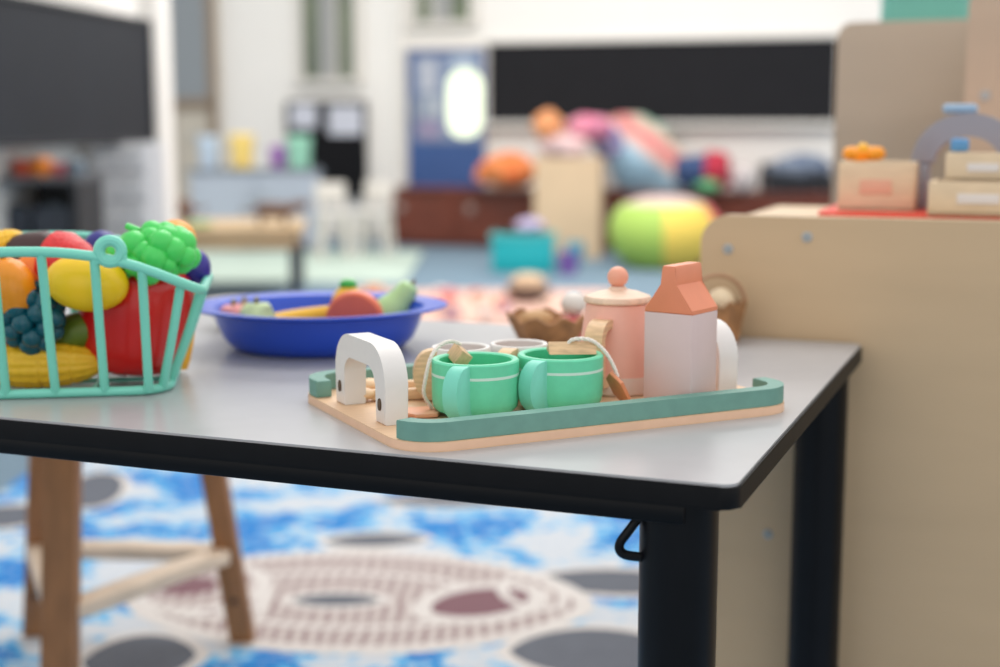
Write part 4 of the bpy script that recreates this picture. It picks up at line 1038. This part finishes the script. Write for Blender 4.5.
# draped blanket: a swept sheet
def blanket():
    b = BM(); NU, NV = 40, 24; Y0 = 9.42
    tops = [(602, 122), (620, 114), (642, 114), (660, 124), (674, 140), (686, 156), (696, 170), (706, 182)]
    bots = [(612, 170), (618, 184), (630, 194), (646, 194), (664, 191), (680, 191), (692, 192), (704, 192)]
    def itp(T, u):
        x = u*(len(T)-1); i = min(int(x), len(T)-2); f = x-i
        return (T[i][0]*(1-f)+T[i+1][0]*f, T[i][1]*(1-f)+T[i+1][1]*f)
    top_v = []
    org = at(660, 190, Y0-.67)
    for i in range(NU+1):
        row = []
        for j in range(NV+1):
            u, v = i/NU, j/NV; A, B = itp(tops, u), itp(bots, u)
            px, py = A[0]*(1-v)+B[0]*v, A[1]*(1-v)+B[1]*v
            bul = math.sin(PI*v)*.12; Y = Y0-.22*u-bul-.12*v+.03*math.sin(9*u+4*v)
            row.append(b.verts.new(at(px, py, Y)-org))
        top_v.append(row)
    back = []
    for i in range(NU+1):
        row = []
        for j in range(NV+1):
            c_ = top_v[i][j].co.copy(); c_.y = .67+.08-.22*i/NU-(.02*math.sin(5*i/NU)); c_.x *= 1.02; row.append(b.verts.new(c_))
        back.append(row)
    for G_, rev in ((top_v, False), (back, True)):
        for i in range(NU):
            for j in range(NV):
                q = (G_[i][j], G_[i+1][j], G_[i+1][j+1], G_[i][j+1]); b.faces.new(q[::-1] if rev else q)
    for i in range(NU):
        b.faces.new((top_v[i][0], top_v[i+1][0], back[i+1][0], back[i][0])); b.faces.new((top_v[i][NV], top_v[i+1][NV], back[i+1][NV], back[i][NV]))
    for j in range(NV):
        b.faces.new((top_v[0][j], top_v[0][j+1], back[0][j+1], back[0][j])); b.faces.new((top_v[NU][j], top_v[NU][j+1], back[NU][j+1], back[NU][j]))
    # diagonal stripes: blue, peach, red, green
    m = bpy.data.materials.new('striped_blanket'); m.use_nodes = True; nt = m.node_tree; L = nt.links
    p = nt.nodes['Principled BSDF']; p.inputs['Roughness'].default_value = .85
    tc = nt.nodes.new('ShaderNodeTexCoord'); n = nt.nodes.new('ShaderNodeTexNoise'); n.inputs['Scale'].default_value = 3
    mp = nt.nodes.new('ShaderNodeMapping'); mp.inputs['Rotation'].default_value = (0, math.radians(-38), 0)
    L.new(tc.outputs['Object'], mp.inputs[0]); s = nt.nodes.new('ShaderNodeSeparateXYZ'); L.new(mp.outputs[0], s.inputs[0]); L.new(tc.outputs['Object'], n.inputs['Vector'])
    ma = nt.nodes.new('ShaderNodeMath'); ma.operation = 'MULTIPLY_ADD'; ma.inputs[1].default_value = .12; L.new(n.outputs['Fac'], ma.inputs[0]); L.new(s.outputs['Z'], ma.inputs[2])
    r = nt.nodes.new('ShaderNodeValToRGB'); e = r.color_ramp.elements
    mr = nt.nodes.new('ShaderNodeMapRange'); mr.inputs['From Min'].default_value = -.25; mr.inputs['From Max'].default_value = .48; L.new(ma.outputs[0], mr.inputs[0]); L.new(mr.outputs[0], r.inputs[0])
    stops = [(0, (140, 180, 200)), (.3, (164, 198, 218)), (.58, (166, 200, 218)), (.67, (224, 184, 166)), (.76, (208, 104, 112)), (.84, (222, 184, 166)), (.91, (130, 176, 156)), (1, (150, 188, 196))]
    e[0].position = 0; e[0].color = (*lin(stops[0][1]), 1); e[1].position = 1; e[1].color = (*lin(stops[-1][1]), 1)
    for q, c_ in stops[1:-1]: x = e.new(q); x.color = (*lin(c_), 1)
    L.new(r.outputs[0], p.inputs['Base Color'])
    solo('striped_blanket', b, m, 'light blue blanket with coral stripes heaped on the mahogany cupboard', 'blanket', org)
blanket()
heap('green_cloth', 'small green cloth at the lower right of the striped blanket', 'cloth', 708, 186, 8.72, 12, 6, mat('cloth_green', (88, 160, 110), .8), 12, sy=.06)
p_ = at(690, 175, 8.7)
t = thing('rolled_sleeping_bag', 'rolled navy sleeping bag with red end on the cupboard', 'sleeping bag', (at(708, 171, 8.95).x, 8.95, at(708, 171, 8.95).z))
b = BM(); tube(b, [(-.2, -.02, 0), (-.1, -.01, 0), (0, 0, 0)], .115, 20, rad=lambda u: .72+.28*u, smooth=1); obj('roll', b, mat('navy', (52, 74, 116), .8, .1, 10), t)
b = BM(); tube(b, [(0, 0, 0), (.03, -.01, 0), (.09, -.03, -.0), (.12, -.04, 0)], .13, 20, smooth=1, rad=lambda u: 1.03-.25*u*u); obj('red_end', b, mat('crimson', (176, 40, 62), .8, .1, 10), t, label='red end')
heap('white_bundle', 'white cloth bundle between the red roll and the black crate', 'cloth', 742, 178, 8.98, 12, 15, mat('cloth_white', (206, 198, 196), .8, .1, 8), 15, sy=.09)
# black crate with clothes
Y = 8.95; a_, b_ = at(768, 190, Y), at(834, 190, Y); zb_ = .397; zt = at(800, 178, Y).z; w = b_.x-a_.x
t = thing('black_crate', 'black crate full of grey blue clothes at the cupboard\'s right end', 'crate', (a_.x, Y, zb_))
m = mat('crate_black', (34, 36, 42), .5)
b = BM()
for z in (.01, (zt-zb_)/2, zt-zb_): box(b, (w/2, 0, z), (w, .012, .03), bev=.003); box(b, (w/2, .3, z), (w, .012, .03), bev=.003)
for x in (0, w/3, 2*w/3, w): box(b, (x, 0, (zt-zb_)/2), (.02, .012, zt-zb_), bev=.003)
for x in (0, w): box(b, (x, .15, (zt-zb_)/2), (.012, .3, zt-zb_), bev=.003)
box(b, (w/2, .15, .006), (w, .3, .012)); box(b, (w/2, .29, .1), (w, .01, .16)); obj('crate_frame', b, m, t, 0)
heap('folded_clothes', 'grey blue clothes heaped in the black crate', 'clothes', 801, 168, 9.09, 30, 14, cloth_mat('denim', [(60, 76, 110), (128, 140, 158), (96, 104, 120)], 4), 18, sy=.11)
# gored pouf
Y = 8.2; p_ = at(664, 262, Y)
R = .33
b = BM(); lathe(b, [(0, 0), (R*.6, 0), (R*.9, R*.25), (R, R*.6), (R*.95, R*.9), (R*.75, R*1.12), (R*.4, R*1.24), (0, R*1.27)], 48)
cols = [(238, 206, 92), (226, 110, 110), (168, 200, 92), (150, 190, 200)]
ms = [mat(f'pouf_{i}', c_, .7) for i, c_ in enumerate(cols)]+[mat('pouf_top', (214, 190, 184), .7)]
for f in b.faces:
    c_ = f.calc_center_median(); a_ = (math.degrees(math.atan2(c_.y, c_.x))+360) % 360
    f.material_index = 4 if c_.z > R*1.08 else (2 if 180 <= a_ < 262 else 0 if 262 <= a_ < 325 else 1 if (a_ >= 325 or a_ < 60) else 3)
solo('fabric_pouf', b, ms, 'round fabric pouf in green, yellow and pink panels on the floor', 'pouf', (p_.x, Y, .0003))
# teal box
p_ = G(522, 274, 0); Y = p_.y; w = 62/FPX*Y; h_ = at(522, 234, Y).z
t = thing('teal_box', 'bright teal storage box on the floor before the cupboard', 'box', p_, -.1)
b = BM(); box(b, (0, .12, h_/2), (w, .24, h_*.98), bev=.012); obj('box_body', b, mat('teal_box', (30, 176, 182), .4), t)
b = BM(); box(b, (0, .12, h_*.93), (w*1.05, .26, h_*.12), bev=.008); obj('lid', b, mat('teal_lid2', (80, 196, 196), .4), t)
q = at(530, 228, Y+.12); b = BM(); ball(b, (0, 0, 0), (.085, .07, .042), sub=3, lump=.15, lf=2); solo('lilac_cloth', b, mat('lilac', (186, 176, 208), .7), 'lilac cloth lying on the teal box', 'cloth', (q.x, q.y, h_+.037))
for k, (px, py, r, col, lb) in enumerate(((568, 274, .06, (120, 84, 160), 'purple toy tub on the floor right of the teal box'), (575, 262, .06, (98, 178, 198), 'aqua toy tub on the floor behind the purple tub'))):
    q = G(px, py, 0); b = BM(); lathe(b, [(0, 0), (r*.8, 0), (r, r*2), (r*.92, r*2), (r*.75, r*.2), (0, r*.2)], 24); solo('toy_tub', b, mat(f'toy_tub_{k}', col, .5), lb, 'tub', q, group='small tubs by the teal box')
# wicker hamper and scattered blocks
q = G(528, 301, 0.0145)
t = thing('round_hamper', 'dark round wicker hamper with tan lid on the play mat edge', 'basket', q)
b = BM(); lathe(b, [(0, 0), (.075, 0), (.1, .03), (.105, .06), (.09, .075), (0, .076)], 32); obj('hamper_body', b, mat('wicker_dark', (96, 76, 66), .7, .3, 60), t)
b = BM(); lathe(b, [(0, .0762), (.085, .0762), (.08, .105), (.04, .125), (0, .13)], 32); obj('lid', b, mat('wicker_tan', (210, 180, 146), .7, .1, 60), t)
random.seed(11)
cols = [('rose', (214, 120, 116)), ('cream', (232, 208, 190)), ('coral', (228, 138, 108)), ('mauve', (170, 130, 150)), ('orange', (236, 160, 110)), ('white', (226, 218, 214))]
spots = []
tries = 0
while len(spots) < 22 and tries < 900:
    tries += 1; x = random.uniform(-.68, .22); y = random.uniform(5.78, 6.8)
    if (x-q.x)**2+(y-q.y)**2 > .04 and all((x-a)**2+(y-c_)**2 > .0125 for a, c_ in spots): spots.append((x, y))
for k, (x, y) in enumerate(spots):
    nm, c_ = cols[k % 6]; hh_ = random.uniform(.03, .06)
    b = BM()
    if k % 3 == 0: prism(b, [(-.04, 0), (.04, 0), (.04, .02), (0, .06), (-.04, .02)], .04, Matrix(((1, 0, 0, 0), (0, 0, 1, -.02), (0, 1, 0, 0), (0, 0, 0, 1))), bev=.002)
    elif k % 3 == 1: box(b, (0, 0, hh_/2), (.07, .04, hh_), bev=.003)
    else: lathe(b, [(0, 0), (.028, 0), (.03, .003), (.03, hh_), (.027, hh_+.003), (0, hh_+.003)], 20)
    solo('play_block', b, mat('play_'+nm, c_, .6), 'small toy blocks scattered over the peach play mat', 'toy block', (x, y, .0143), random.uniform(0, 3), group='blocks scattered on the play mat')
